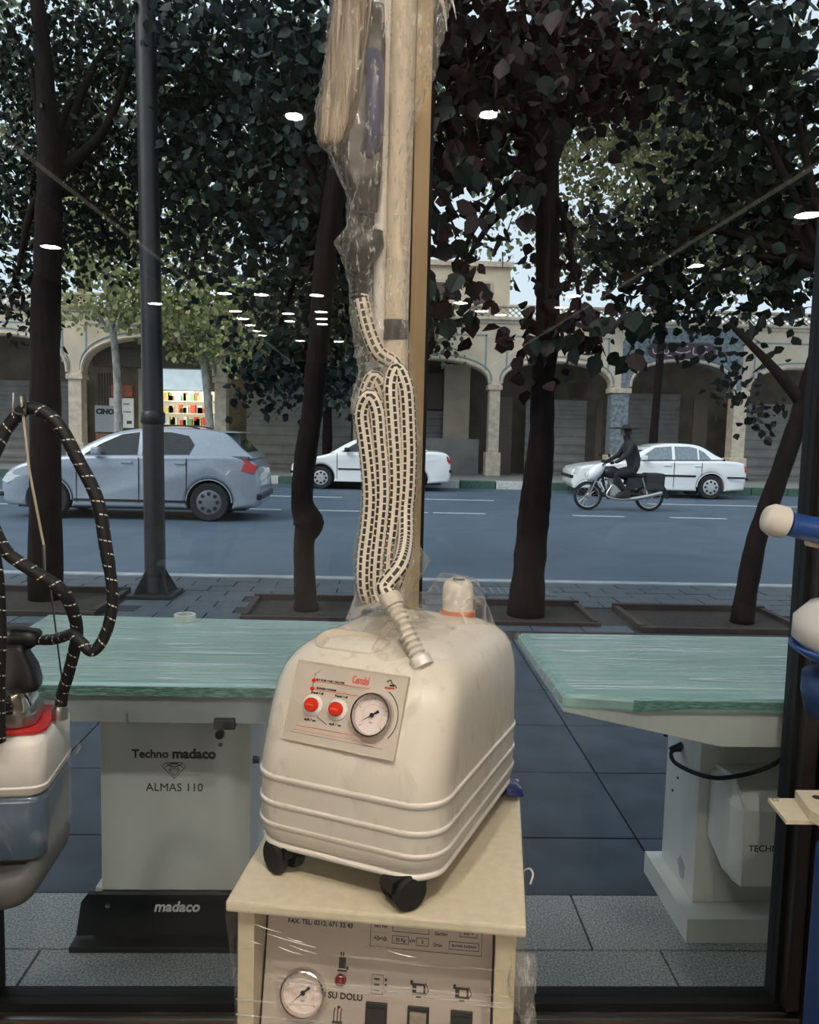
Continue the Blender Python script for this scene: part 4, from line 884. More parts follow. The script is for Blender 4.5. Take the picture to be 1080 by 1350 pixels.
for i in range(len(PX)-1):
    a, b = PX[i], PX[i+1]; oa, ob2 = a+PWD[i]/2+0.02, b-PWD[i+1]/2-0.02
    za = (4.22 if i < 4 else 3.83) if i != 6 else 3.95
    arch = [((oa+ob2)/2 + (ob2-oa)/2*math.cos(t), ZS + (za-ZS)*abs(math.sin(t))**0.8) for t in [math.pi*k/22 for k in range(23)]]
    mw = M_mosaic if i == 6 else M_fac
    bw = ob('bay_wall', MB().prism([(a, ZS), (a, ZT), (b, ZT), (b, ZS)] + arch, 0.0, 0.5), mw, bd)
    ob('arch_moulding', MB().tube([(x, -0.02, z+0.05) for x, z in arch], 0.05, 6), M_stone, bw, True)
    ob('arch_tile_line', MB().tube([((oa+ob2)/2+(x-(oa+ob2)/2)*1.03, -0.012, ZS+(z-ZS)*1.06+0.14) for x, z in arch], 0.022, 5), M_blueln, bw, True)
    fr = MB()
    za2 = ZT - 0.45
    fr.box((oa+0.12, -0.012, za2-0.045), (ob2-0.12, 0.004, za2)); fr.box((oa+0.12, -0.012, ZS+0.35), (oa+0.165, 0.004, za2)); fr.box((ob2-0.165, -0.012, ZS+0.35), (ob2-0.12, 0.004, za2))
    ob('tile_border', fr, M_blueln, bw)
    lt = MB(); n_ = int((b-a)/0.20)
    for k in range(-2, n_):
        for s in (-1, 1):
            x0 = a + k*0.2 + (0.0 if s > 0 else 0.40); x1 = x0 + s*0.40
            lt.add([(x0-0.025, 0.1, 5.17), (x0+0.025, 0.1, 5.17), (x1+0.025, 0.1, 5.50), (x1-0.025, 0.1, 5.50), (x0-0.025, 0.15, 5.17), (x0+0.025, 0.15, 5.17), (x1+0.025, 0.15, 5.50), (x1-0.025, 0.15, 5.50)], [(0,1,2,3), (7,6,5,4), (0,4,5,1), (1,5,6,2), (2,6,7,3), (3,7,4,0)])
    ob('lattice_parapet', lt, M_fac, bd)
ob('cornice', MB().box((PX[0], -0.14, 5.08), (PX[-1], 0.6, 5.17), 0.02), M_stone, bd)
ob('cornice', MB().box((PX[0], -0.05, 4.98), (PX[-1], 0.0, 5.08), 0.01), M_stone, bd)
ob('parapet_cap', MB().box((PX[0], 0.02, 5.50), (PX[-1], 0.25, 5.58), 0.02), M_stone, bd)
ob('soffit', MB().box((PX[0], 0.5, 4.75), (PX[-1], 4.2, 4.98)), M_back, bd)
ob('back_wall', MB().box((PX[0], 3.6, 0.2), (PX[-1], 4.0, 4.75)), M_back, bd)
def shutter(x0, x1, z1, y, m=M_shut):
    n = 34; r = [[(x, y - (0.03 if (k//2) % 2 else 0.0), 0.2 + (z1-0.2)*k/n) for x in (x0, x1)] for k in range(n+1)]
    return ob('roller_shutter', MB().loops(r, False, False, False), m, bd)
for x0, x1, z1, y in ((-13.6, -10.4, 3.0, 3.2), (-4.7, -1.1, 3.0, 2.6), (-0.2, 2.8, 2.3, 2.9), (4.9, 7.0, 2.75, 2.2), (8.3, 10.6, 3.1, 3.2), (12.0, 15.0, 2.8, 2.2), (-18, -14.6, 2.9, 3)): shutter(x0, x1, z1, y)
for x0, x1, z1 in ((3.85, 4.35, 2.8), (10.5, 11.0, 2.9), (7.2, 7.4, 2.8)):
    ob('door_leaf', MB().box((x0, 1.6, 0.2), (x1, 1.7, z1), 0.02), M_door, bd)
ob('lower_wall', MB().box((-0.4, 1.2, 0.2), (3.2, 1.4, 1.35)), M_shut, bd)
ob('dark_window', MB().box((0.6, 2.80, 2.35), (2.9, 2.90, 3.6)), M_door, bd)
ob('wall_panel', MB().box((2.1, 2.6, 0.2), (3.0, 2.78, 3.9)), M_fac, bd)
# sign over the portal arch
sg = ob('sign_board', MB().loops([[(9.40+x, -0.09 if k == 0 else -0.03, 4.30+z) for x, z in rrect(1.06, 0.235, 0.2, 6)] for k in (0, 1)]), mat('maroon_sign', (0.035, 0.018, 0.028), 0.4), bd)
cal = MB()
for pts in ([(-.95, .02), (-.92, -.1), (-.82, -.11), (-.8, .05)], [(-.7, .15), (-.7, -.1)], [(-.6, .1), (-.58, -.1), (-.46, -.08), (-.45, .12)], [(-.3, -.02), (-.1, -.08), (.1, -.07), (.25, -.01)], [(.35, .1), (.34, -.1), (.48, -.12)], [(.55, -.02), (.65, -.1), (.75, -.02), (.85, -.1), (.93, .0)], [(-.2, .12), (-.12, .13)], [(.1, .12), (.16, .13)], [(-.5, -.17), (-.35, -.18)], [(.6, .12), (.7, .14), (.78, .1)]):
    cal.tube([(9.40+p.x, -0.096, 4.30+p.z) for p in spline([(x, 0, z) for x, z in pts], 4)], 0.022, 5)
ob('calligraphy', cal, mat('pale_pink_paint', (0.62, 0.45, 0.46), 0.5), sg)
# the lit shop at the left
M_lit = mat('lit_shop_wall', (0.7, 0.62, 0.45), 0.7, emit=(1.0, 0.86, 0.58), estr=0.5, var=0.1)  # glow put into the wall stands in for the shop's lighting
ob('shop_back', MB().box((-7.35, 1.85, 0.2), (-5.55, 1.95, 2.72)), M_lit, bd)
ob('shop_light_box', MB().box((-7.30, 1.10, 2.72), (-5.75, 1.25, 3.38), 0.01), mat('lit_sign_box', (0.6, 0.68, 0.7), 0.4, emit=(0.62, 0.74, 0.78), estr=0.75, scale=3, var=0.3), bd)
ob('shop_fascia', MB().box((-9.35, 0.9, 3.40), (-5.3, 1.3, 4.0), 0.02), mat('dark_fascia', (0.10, 0.085, 0.06), 0.6, var=0.3), bd)
ob('shop_jamb', MB().box((-7.95, 1.1, 0.2), (-7.42, 1.4, 3.38), 0.01), mat('olive_jamb', (0.36, 0.33, 0.22), 0.6), bd)
shl = bpy.data.lights.new('shop_lamp', 'AREA'); shl.energy = 40; shl.size = 1.2; shl.color = (1.0, 0.88, 0.66)
shlo = bpy.data.objects.new('shop_lamp', shl); COL.objects.link(shlo); shlo.location = (-6.45, 27.2, 2.68); shlo.rotation_euler = (R(25), 0, 0)
sh = MB()
for z in (1.15, 1.55, 1.95, 2.35): sh.box((-7.3, 1.45, z), (-5.6, 1.84, z+0.03))
ob('shop_shelves', sh, M_tablew, bd)
PC = [mat('product_%s' % n, c, 0.5) for n, c in (('red', (0.6, 0.07, 0.04)), ('yellow', (0.7, 0.5, 0.12)), ('white', (0.72, 0.7, 0.62)), ('green', (0.14, 0.28, 0.12)))]
for ci in range(4):
    rr = random.Random(40+ci); pb_ = MB()
    for z in (1.18, 1.58, 1.98, 2.38):
        x = -7.25 + rr.random()*0.3
        while x < -5.75:
            w_ = rr.uniform(0.08, 0.16); pb_.box((x, 1.5, z), (x+w_, 1.7, z+rr.uniform(0.15, 0.30))); x += w_ + rr.uniform(0.1, 0.5)
    ob('shop_goods', pb_, PC[ci], bd, kind='stuff')
ob('cino_board', MB().box((-9.28, 0.9, 1.30), (-8.64, 0.95, 2.15)), mat('pale_blue_board', (0.50, 0.53, 0.55), 0.5), bd)
text('CINO', 0.22, M_blackink, bd, (-8.96, 0.895, 1.95), (R(90), 0, 0), bold=0.014)
ob('brochure_panel', MB().box((-9.25, 0.88, 0.75), (-8.66, 0.90, 1.25)), mat('orange_panel', (0.5, 0.22, 0.12), 0.6, var=0.4), bd)
ob('red_awning_box', MB().box((-8.80, 1.0, 2.44), (-8.10, 1.2, 2.82), 0.01), mat('red_orange_box', (0.42, 0.09, 0.03), 0.5, var=0.5, scale=6), bd)
pp = ob('poster', MB().box((-8.85, 1.0, 1.45), (-8.08, 1.03, 2.40)), mat('white_poster', (0.70, 0.70, 0.66), 0.6, emit=(0.9, 0.88, 0.8), estr=0.12, var=0.1), bd)  # slight glow put into the paper in place of light falling on it
pq = MB().box((-8.72, 0.994, 1.55), (-8.42, 1.0, 1.88)).box((-8.3, 0.994, 1.58), (-8.14, 1.0, 1.68)).box((-8.7, 0.994, 2.1), (-8.5, 1.0, 2.12)).box((-8.4, 0.994, 2.2), (-8.2, 1.0, 2.23)).box((-8.4, 0.994, 1.95), (-8.15, 1.0, 1.98))
ob('poster_print', pq, mat('dark_green_print', (0.03, 0.06, 0.04), 0.6), pp)
wl = MB()
for k in range(9): wl.box((-9.3+k*0.09, 1.3, 0.2), (-9.26+k*0.09, 1.34, 3.2))
ob('shop_grille', wl, M_dark, bd)
ub = empty('upper_building', 'pale beige building rising behind the arcade parapet', 'building', (0, 30.5, 0))
ob('wall', MB().box((-3.0, 0, 0.2), (4.55, 4, 7.6)), M_fac, ub)
ob('roof_edge', MB().box((-3.1, -0.12, 7.6), (4.65, 4.1, 7.78)), M_stone, ub)
for x in (-2.2, -0.4, 1.4, 3.0):
    w_ = ob('window', MB().box((x, -0.03, 5.7), (x+0.9, 0.0, 7.1)), M_stone, ub)
    ob('pane', MB().box((x+0.08, -0.04, 5.8), (x+0.82, -0.03, 7.0)), M_door, w_)
# ------------------------------------------------------------------ vehicles
M_carw = mat('white_car_paint', (0.78, 0.79, 0.80), 0.25, var=0.02, coat=0.6)
M_cars = mat('silver_car_paint', (0.29, 0.33, 0.39), 0.3, 0.25, var=0.05, coat=0.6)
M_cglass = mat('car_glass', (0.025, 0.03, 0.035), 0.06, var=0.2, coat=0.3)
M_cglassl = mat('pale_car_glass', (0.20, 0.24, 0.28), 0.08, var=0.2, coat=0.3)
M_tyre = mat('tyre', (0.015, 0.015, 0.017), 0.8)
M_hub = mat('wheel_cover', (0.48, 0.49, 0.50), 0.35, 0.3)
M_tail = mat('tail_lamp', (0.45, 0.02, 0.025), 0.2, coat=0.5)
M_head = mat('head_lamp', (0.75, 0.78, 0.80), 0.1, coat=0.5)
def inset(poly, d):
    P = [Vector((a, b, 0)) for a, b in poly]; n = len(P); out = []
    area = sum(P[i].x*P[(i+1) % n].y - P[(i+1) % n].x*P[i].y for i in range(n)); sg_ = 1 if area > 0 else -1
    for i in range(n):
        e1 = (P[i]-P[i-1]).normalized(); e2 = (P[(i+1) % n]-P[i]).normalized()
        nn = Vector((-(e1.y+e2.y), e1.x+e2.x, 0))
        if nn.length < 1e-6: nn = Vector((-e1.y, e1.x, 0))
        nn.normalize(); out.append((P[i].x+nn.x*d*sg_, P[i].y+nn.y*d*sg_))
    return out
def resample(pts, step):
    out = []
    for (a, b), (c, d) in zip(pts, pts[1:]):
        n = max(1, int(math.hypot(c-a, d-b)/step))
        for k in range(n): out.append((a+(c-a)*k/n, b+(d-b)*k/n))
    out.append(pts[-1]); return out
def car(name, label, loc, rz, L, hw, top, wx, wr, green, wins, glass, paint, extras):
    c = empty(name, label, 'car', loc, rz)
    ar = wr*1.17; zb = 0.20
    low = []
    for cx in (wx[1], wx[0]):
        a0 = math.asin(min(1, max(-1, (zb-wr)/ar)))
        low += [(cx + ar*math.cos(t), wr + ar*math.sin(t)) for t in [a0 + (math.pi-2*a0)*k/14 for k in range(15)]]
    top = [(p.x, p.z) for p in spline([(x, 0, z) for x, z in top], 5)]
    poly = top + [(L-0.06, zb+0.04)] + low + [(0.10, zb)]
    def tap(x, y): return y*(1 - 0.15*abs(2*x/L-1)**4)
    rings = []
    for s, d in ((-1.0, 0.075), (-0.985, 0.03), (-0.95, 0.008), (-0.88, 0.0), (0.88, 0.0), (0.95, 0.008), (0.985, 0.03), (1.0, 0.075)):
        rings.append([(x, tap(x, s*hw), z) for x, z in inset(poly, d)])
    ob('body', MB().loops(rings), paint, c, True)
    ob('underbody', MB().box((0.25, -hw*0.78, 0.17), (L-0.25, hw*0.78, 0.60)), M_dark, c)
    zb_ = min(z for x, z in green)
    def gy(z): return hw*(0.93 - 0.24*(z-zb_)/0.5)
    gp = [(p.x, p.z) for p in spline([(x, 0, z) for x, z in green], 6)]
    rings = [[(x, s*gy(z), z) for x, z in inset(gp, d)] for s, d in ((-1.0, 0.05), (-0.97, 0.012), (-0.90, 0.0), (0.90, 0.0), (0.97, 0.012), (1.0, 0.05))]
    ob('roof', MB().loops(rings), paint, c, True)
    for s in (-1, 1):
        for w_ in wins:
            f = ob('side_window', MB().loops([[(x, s*(gy(z)*1.0+0.003), z) for x, z in w_], [(x, s*(gy(z)*1.0+0.012), z) for x, z in w_]]), glass, c)
    for (x0, z0, x1, z1), nm in zip(extras['screens'], ('windscreen', 'rear_screen')):
        d = Vector((x1-x0, 0, z1-z0)).normalized(); nrm = Vector((-d.z, 0, d.x))
        if nrm.z < 0: nrm = -nrm
        o_ = nrm*0.012
        ob(nm, MB().loops([[(x0, -gy(z0)*0.84, z0), (x0, gy(z0)*0.84, z0), (x1, gy(z1)*0.84, z1), (x1, -gy(z1)*0.84, z1)], [(x0+o_.x, -gy(z0)*0.84, z0+o_.z), (x0+o_.x, gy(z0)*0.84, z0+o_.z), (x1+o_.x, gy(z1)*0.84, z1+o_.z), (x1+o_.x, -gy(z1)*0.84, z1+o_.z)]]), M_cglass, c)
    for s in (-1, 1):
        for x in wx:
            w_ = bpy.data.objects.new('wheel', None); COL.objects.link(w_); w_.parent = c; w_.location = (x, s*(hw-0.11), wr)
            ob('tyre', MB().lathe([(wr*0.62, -0.09), (wr*0.93, -0.095), (wr, -0.07), (wr, 0.07), (wr*0.93, 0.095), (wr*0.62, 0.09), (wr*0.62, -0.09)], (0, 0, 0), 'y', 28), M_tyre, w_, True)
            ob('hubcap', MB().lathe([(wr*0.66, s*0.06), (wr*0.66, s*0.088), (wr*0.58, s*0.096), (wr*0.2, s*0.104), (0.001, s*0.106)], (0, 0, 0), 'y', 28), extras.get('hub', M_hub), w_, True)
            hl = MB()
            for k in range(8):
                a = 2*math.pi*k/8; cx, cz = math.cos(a)*wr*0.44, math.sin(a)*wr*0.44
                hl.loops([[(cx+0.032*math.cos(t), s*y, cz+0.032*math.sin(t)) for t in [2*math.pi*q/8 for q in range(8)]] for y in (0.085, 0.1035)])
            ob('hub_slots', hl, M_tyre, w_)
            ob('arch_trim', MB().tube([(x - x + ar*1.0*math.cos(t), s*0.105, ar*math.sin(t)) for t in [math.pi*k/14 for k in range(15)]], 0.012, 5), extras.get('archm', paint), w_, True)
        for x in extras['seams']:
            ob('door_seam', MB().box((x-0.006, s*tap(x, hw)-0.004, 0.28), (x+0.006, s*tap(x, hw)+0.004, extras['belt'])), M_dark, c)
        for x in extras['handles']:
            ob('door_handle', MB().box((x-0.09, s*tap(x, hw)-0.015, extras['belt']-0.10), (x+0.09, s*tap(x, hw)+0.015, extras['belt']-0.065), 0.008), extras.get('hm', M_black), c)
        for x0, x1, z0, z1 in extras['strips']:
            ob('rub_strip', MB().box((x0, min(s*hw*0.99, s*(hw*0.99+0.018)), z0), (x1, max(s*hw*0.99, s*(hw*0.99+0.018)), z1), 0.004), M_black, c)
        xm, zm = extras['mirror']
        ob('mirror', MB().box((xm-0.08, s*(hw+0.06)-0.07, zm), (xm+0.06, s*(hw+0.06)+0.07, zm+0.12), 0.03), extras.get('mm', paint), c)
        for nm, key, m_ in (('head_lamp', 'head', M_head), ('tail_lamp', 'tail', M_tail)):
            pts = extras[key]; xx = sum(p[0] for p in pts)/len(pts)
            y0 = tap(xx, hw)
            ob(nm, MB().loops([[(x, s*(y0-0.10), z) for x, z in pts], [(x, s*(y0-0.005), z) for x, z in pts]]), m_, c)
    for x0, x1, z0, z1 in extras['bumpers']:
        ob('bumper_strip', MB().box((x0, -hw*0.86, z0), (x1, hw*0.86, z1), 0.02), M_black, c)
    return c
# white saloon on the far left kerb (small saloon)
car('parked_car', 'white parked saloon car half hidden behind the wrapped hose bundle', (-2.35, 22.28, -0.01), R(-2.9), 4.19, 0.83,
    [(0.02, 0.30), (0.0, 0.45), (0.04, 0.62), (0.25, 0.74), (0.9, 0.90), (1.15, 0.95), (2.2, 0.99), (3.3, 1.02), (3.75, 1.04), (4.08, 0.98), (4.17, 0.80), (4.19, 0.55), (4.17, 0.32)], (0.80, 3.24), 0.30,
    [(1.0, 0.93), (1.45, 1.20), (1.85, 1.37), (2.3, 1.43), (2.8, 1.39), (3.2, 1.22), (3.6, 1.03), (3.2, 0.98), (1.6, 0.92)],
    [[(1.33, 0.99), (1.82, 1.29), (2.2, 1.35), (2.2, 1.0)], [(2.28, 1.0), (2.28, 1.35), (2.75, 1.32), (3.05, 1.20), (3.1, 1.04)]], M_cglass, M_carw,
    dict(screens=((1.02, 0.97, 1.80, 1.35), (2.85, 1.37, 3.5, 1.08)), seams=(1.22, 2.24, 3.0), belt=0.94, handles=(2.05, 2.95), strips=((1.25, 2.9, 0.52, 0.56),), mirror=(1.5, 0.98), mm=M_black,
         head=[(0.02, 0.60), (0.10, 0.70), (0.55, 0.80), (0.45, 0.68), (0.1, 0.56)], tail=[(3.80, 0.96), (4.1, 0.92), (4.2, 0.76), (4.17, 0.74), (4.0, 0.86)], bumpers=((-0.02, 0.06, 0.40, 0.47), (4.14, 4.22, 0.50, 0.58)), archm=M_black))
# white saloon on the far right kerb (larger three-box car)
car('parked_car', 'white parked saloon car behind the motorcycle rider', (4.93, 21.72, -0.01), R(-2.9), 4.50, 0.86,
    [(0.02, 0.30), (0.0, 0.50), (0.05, 0.68), (0.4, 0.80), (1.15, 0.90), (1.45, 0.93), (2.5, 0.96), (3.4, 0.98), (3.9, 0.99), (4.35, 0.95), (4.46, 0.84), (4.50, 0.58), (4.46, 0.33)], (0.86, 3.53 + 0.02), 0.31,
    [(1.35, 0.92), (1.75, 1.16), (2.08, 1.33), (2.5, 1.40), (3.0, 1.40), (3.35, 1.33), (3.7, 1.12), (3.95, 0.99), (3.4, 0.96), (1.9, 0.92)],
    [[(1.68, 0.98), (2.13, 1.29), (2.55, 1.33), (2.55, 0.99)], [(2.63, 0.99), (2.63, 1.33), (3.02, 1.33), (3.2, 1.29), (3.2, 1.0)], [(3.25, 1.0), (3.25, 1.27), (3.38, 1.20), (3.55, 1.02)]], M_cglassl, M_carw,
    dict(screens=((1.40, 0.97, 2.05, 1.31), (3.40, 1.32, 3.9, 1.03)), seams=(1.55, 2.59, 3.3), belt=0.93, handles=(2.42, 3.2), hm=M_carw, strips=((1.45, 3.15, 0.56, 0.61), (3.95, 4.4, 0.54, 0.59)), mirror=(1.82, 0.97),
         head=[(0.03, 0.60), (0.10, 0.72), (0.4, 0.77), (0.35, 0.64), (0.1, 0.58)], tail=[(4.36, 0.92), (4.46, 0.84), (4.50, 0.70), (4.36, 0.70)], bumpers=((-0.03, 0.06, 0.46, 0.54), (4.45, 4.53, 0.50, 0.58))))
# silver hatchback in the near lane
car('silver_hatchback', 'silver grey hatchback driving left along the road', (-6.15, 14.15, -0.01), 0, 4.17, 0.85,
    [(0.02, 0.28), (0.0, 0.45), (0.05, 0.66), (0.25, 0.84), (0.7, 0.97), (1.2, 1.03), (2.2, 1.06), (3.2, 1.08), (3.75, 1.07), (4.05, 0.98), (4.14, 0.78), (4.17, 0.52), (4.14, 0.30)], (0.80, 3.36), 0.315,
    [(1.05, 1.00), (1.45, 1.25), (1.85, 1.42), (2.4, 1.50), (3.0, 1.50), (3.5, 1.45), (3.66, 1.38), (3.85, 1.20), (4.03, 1.02), (3.4, 1.02), (1.8, 1.0)],
    [[(1.36, 1.05), (1.60, 1.22), (1.93, 1.38), (2.2, 1.42), (2.2, 1.06)], [(2.28, 1.06), (2.28, 1.43), (2.72, 1.43), (3.0, 1.38), (3.10, 1.24), (3.02, 1.08)]], M_cglass, M_cars,
    dict(screens=((1.08, 1.04, 1.80, 1.41), (3.68, 1.37, 4.0, 1.06)), seams=(1.25, 2.24, 3.0), belt=1.02, handles=(2.05, 2.9), hm=M_cars, strips=((1.2, 3.0, 0.30, 0.34),), mirror=(1.6, 1.05),
         head=[(0.04, 0.60), (0.12, 0.72), (0.5, 0.86), (0.42, 0.72), (0.12, 0.56)], tail=[(3.68, 1.00), (3.95, 1.02), (4.12, 0.90), (4.10, 0.80), (3.85, 0.82), (3.72, 0.90)], bumpers=((4.10, 4.19, 0.36, 0.46), (-0.02, 0.06, 0.34, 0.42)), hub=mat('dark_alloy', (0.16, 0.17, 0.19), 0.4, 0.4)))
hb = [o for o in bpy.data.objects if o.name == 'silver_hatchback'][0]
ob('roof_spoiler', MB().prism([(3.45, 1.475), (3.80, 1.46), (3.83, 1.445), (3.5, 1.44)], -0.55, 0.55), M_cars, hb)
for s in (-1, 1):
    ob('roof_rail', MB().tube(spline([(2.2, s*0.52, 1.49), (2.35, s*0.52, 1.535), (2.9, s*0.52, 1.54), (3.15, s*0.52, 1.50)], 5), 0.014, 6), M_black, hb, True)

# ------------------------------------------------------------------ motorcycle and rider
mc = empty('motorcycle', 'dark motorcycle with pale front fairing, ridden left along the road', 'motorcycle', (4.31, 16.95, -0.01))
def wheel_m(x, r):
    w_ = bpy.data.objects.new('wheel', None); COL.objects.link(w_); w_.parent = mc; w_.location = (x, 0, r)
    ob('tyre', MB().lathe([(r*0.80, -0.035), (r*0.9, -0.045), (r, -0.02), (r, 0.02), (r*0.9, 0.045), (r*0.80, 0.035), (r*0.80, -0.035)], (0, 0, 0), 'y', 32), M_tyre, w_, True)
    sp = MB()
    for k in range(14):
        a = 2*math.pi*k/14; sp.tube([(0.04*math.cos(a), 0.02*(-1)**k, 0.04*math.sin(a)), (r*0.8*math.cos(a+0.2), 0, r*0.8*math.sin(a+0.2))], 0.004, 4)
    sp.lathe([(r*0.76, -0.02), (r*0.82, -0.024), (r*0.82, 0.024), (r*0.76, 0.02), (r*0.76, -0.02)], (0, 0, 0), 'y', 32)
    ob('spokes', sp, M_steel, w_, True)
    ob('hub', MB().lathe([(0.001, -0.06), (0.06, -0.05), (0.06, 0.05), (0.001, 0.06)], (0, 0, 0), 'y', 18), M_steel, w_, True)
wheel_m(0.0, 0.30); wheel_m(1.30, 0.30)
for s in (-1, 1):
    ob('fork_leg', MB().tube([(0.0, s*0.08, 0.30), (0.20, s*0.08, 0.78), (0.27, s*0.09, 0.95)], [0.022, 0.024, 0.02], 8), M_steel, mc, True)
    ob('swingarm', MB().tube([(1.30, s*0.09, 0.30), (0.80, s*0.09, 0.38)], 0.022, 8), M_black, mc, True)
    ob('shock', MB().tube([(1.22, s*0.11, 0.36), (1.10, s*0.11, 0.70)], 0.028, 10), M_steel, mc, True)
ob('front_mudguard', MB().loops([[(0.36*math.cos(t)*1.0, y, 0.30+0.36*math.sin(t)) for y in (-0.07, 0.07)] + [(0.34*math.cos(t), y, 0.30+0.34*math.sin(t)) for y in (0.065, -0.065)] for t in [R(20+k*12) for k in range(12)]]), M_carw, mc, True)
ob('fairing', MB().loops([[(x, y, z) for y, z in [(hy*math.cos(t), zc+hz*math.sin(t)) for t in [2*math.pi*q/14 for q in range(14)]]] for x, hy, hz, zc in ((-0.04, 0.06, 0.06, 0.70), (0.0, 0.13, 0.13, 0.73), (0.12, 0.16, 0.17, 0.78), (0.26, 0.12, 0.14, 0.86), (0.34, 0.05, 0.06, 0.92))]), M_carw, mc, 'all')
ob('head_lamp', MB().lathe([(0.085, -0.035), (0.08, -0.06), (0.001, -0.07)], (0.0, 0, 0.73), 'x', 16), M_head, mc, True)
ob('tank', MB().loops([[(x, y, z) for y, z in [(hy*math.cos(t), zc+hz*math.sin(t)) for t in [2*math.pi*q/14 for q in range(14)]]] for x, hy, hz, zc in ((0.28, 0.06, 0.06, 0.80), (0.36, 0.12, 0.12, 0.80), (0.52, 0.14, 0.13, 0.80), (0.66, 0.10, 0.09, 0.76), (0.72, 0.06, 0.05, 0.74))]), M_black, mc, 'all')
ob('seat', MB().loops([[(x, y, z) for x, y in rrect(hx, hy, 0.08, 5, 0.98)] for z, hx, hy in ((0.70, 0.34, 0.11), (0.74, 0.36, 0.13), (0.78, 0.34, 0.12))]), M_rubber, mc, True)
ob('engine', MB().box((0.42, -0.13, 0.28), (0.78, 0.13, 0.56), 0.04).tube([(0.52, 0, 0.5), (0.48, 0, 0.68)], 0.09, 12), M_steel, mc)
ob('frame', MB().tube([(0.25, 0, 0.88), (0.34, 0, 0.5), (0.42, 0, 0.26), (0.82, 0, 0.28), (0.84, 0, 0.62), (1.3, 0, 0.72)], 0.03, 8).tube([(0.25, 0, 0.85), (0.84, 0, 0.64)], 0.03, 8), M_black, mc, True)
ob('exhaust', MB().tube(spline([(0.46, -0.12, 0.52), (0.36, -0.15, 0.32), (0.6, -0.16, 0.25), (1.0, -0.17, 0.28), (1.5, -0.19, 0.40)], 5), [0.022]*10+[0.03]*4+[0.048]*7, 10), M_steel, mc, True)
ob('side_cover', MB().loops([[(x, s_, z) for x, z in ((0.74, 0.42), (1.1, 0.50), (1.25, 0.70), (0.80, 0.70))] for s_ in (-0.13, 0.13)]), M_black, mc)
ob('rear_mudguard', MB().loops([[(1.30+0.37*math.cos(t), y, 0.30+0.37*math.sin(t)) for y in (-0.08, 0.08)] + [(1.30+0.35*math.cos(t), y, 0.30+0.35*math.sin(t)) for y in (0.075, -0.075)] for t in [R(-5+k*12) for k in range(11)]]), M_black, mc, True)
ob('tail_lamp', MB().box((1.52, -0.07, 0.66), (1.60, 0.07, 0.74), 0.015), M_tail, mc)
ob('rack_bag', MB().box((1.18, -0.22, 0.45), (1.55, 0.22, 0.80), 0.04), mat('dark_nylon', (0.02, 0.022, 0.027), 0.8), mc)
ob('handlebar', MB().tube(spline([(0.42, -0.36, 1.00), (0.34, -0.25, 1.01), (0.27, -0.1, 0.96), (0.27, 0.1, 0.96), (0.34, 0.25, 1.01), (0.42, 0.36, 1.00)], 5), 0.014, 8), M_black, mc, True)
for s in (-1, 1):
    ob('mirror', MB().tube([(0.36, s*0.28, 1.02), (0.33, s*0.33, 1.14)], 0.007, 5).box((0.30, s*0.36-0.06, 1.12), (0.33, s*0.36+0.06, 1.19), 0.01), M_black, mc)
    ob('foot_peg', MB().tube([(0.80, s*0.13, 0.33), (0.80, s*0.26, 0.33)], 0.014, 6), M_black, mc)
# rider
def skin(name, verts, edges, radii, root, m, parent):
    me = bpy.data.meshes.new(name); bm = bmesh.new(); lay = bm.verts.layers.skin.verify(); vs = []
    for i, p in enumerate(verts):
        v = bm.verts.new(p); v[lay].radius = (radii[i], radii[i]) if not isinstance(radii[i], tuple) else radii[i]; v[lay].use_root = (i == root); vs.append(v)
    for a, b in edges: bm.edges.new((vs[a], vs[b]))
    bm.to_mesh(me); bm.free(); me.materials.append(m)
    o = bpy.data.objects.new(name, me); COL.objects.link(o); o.parent = parent
    md = o.modifiers.new('skin', 'SKIN'); md.use_smooth_shade = True
    sb = o.modifiers.new('sub', 'SUBSURF'); sb.levels = 1; sb.render_levels = 2
    return o
M_cloth = mat('black_jacket', (0.018, 0.019, 0.024), 0.85, var=0.4, scale=9)
M_skin = mat('skin', (0.36, 0.20, 0.14), 0.55, var=0.1)
M_jean = mat('dark_trousers', (0.022, 0.025, 0.035), 0.85, var=0.4, scale=9)
pr_ = empty('person', 'rider in dark jacket and wide brimmed dark hat, leaning forward on the motorcycle', 'person', (4.31, 16.95, -0.01))
V_ = [(0.98, 0, 0.86), (0.95, 0, 1.02), (0.88, 0, 1.20), (0.82, 0, 1.36), (0.79, 0, 1.46), (0.765, 0, 1.54), (0.745, 0, 1.64), (0.74, 0, 1.72)]
Rr = [0.17, 0.16, 0.17, 0.175, 0.085, 0.07, 0.095, 0.08]
E_ = [(0,1), (1,2), (2,3), (3,4), (4,5), (5,6), (6,7)]
for s in (-1, 1):
    n = len(V_)
    V_ += [(0.82, s*0.19, 1.38), (0.70, s*0.29, 1.16), (0.50, s*0.34, 1.03), (0.43, s*0.345, 1.015)]; Rr += [0.072, 0.052, 0.038, 0.034]
    E_ += [(3, n), (n, n+1), (n+1, n+2), (n+2, n+3)]
    n2 = len(V_)
    V_ += [(0.90, s*0.13, 0.84), (0.50, s*0.20, 0.76), (0.66, s*0.19, 0.50), (0.80, s*0.19, 0.38), (0.62, s*0.20, 0.35)]; Rr += [0.105, 0.072, 0.058, 0.044, 0.036]
    E_ += [(0, n2), (n2, n2+1), (n2+1, n2+2), (n2+2, n2+3), (n2+3, n2+4)]
bo_ = skin('body', V_, E_, Rr, 0, M_cloth, pr_)
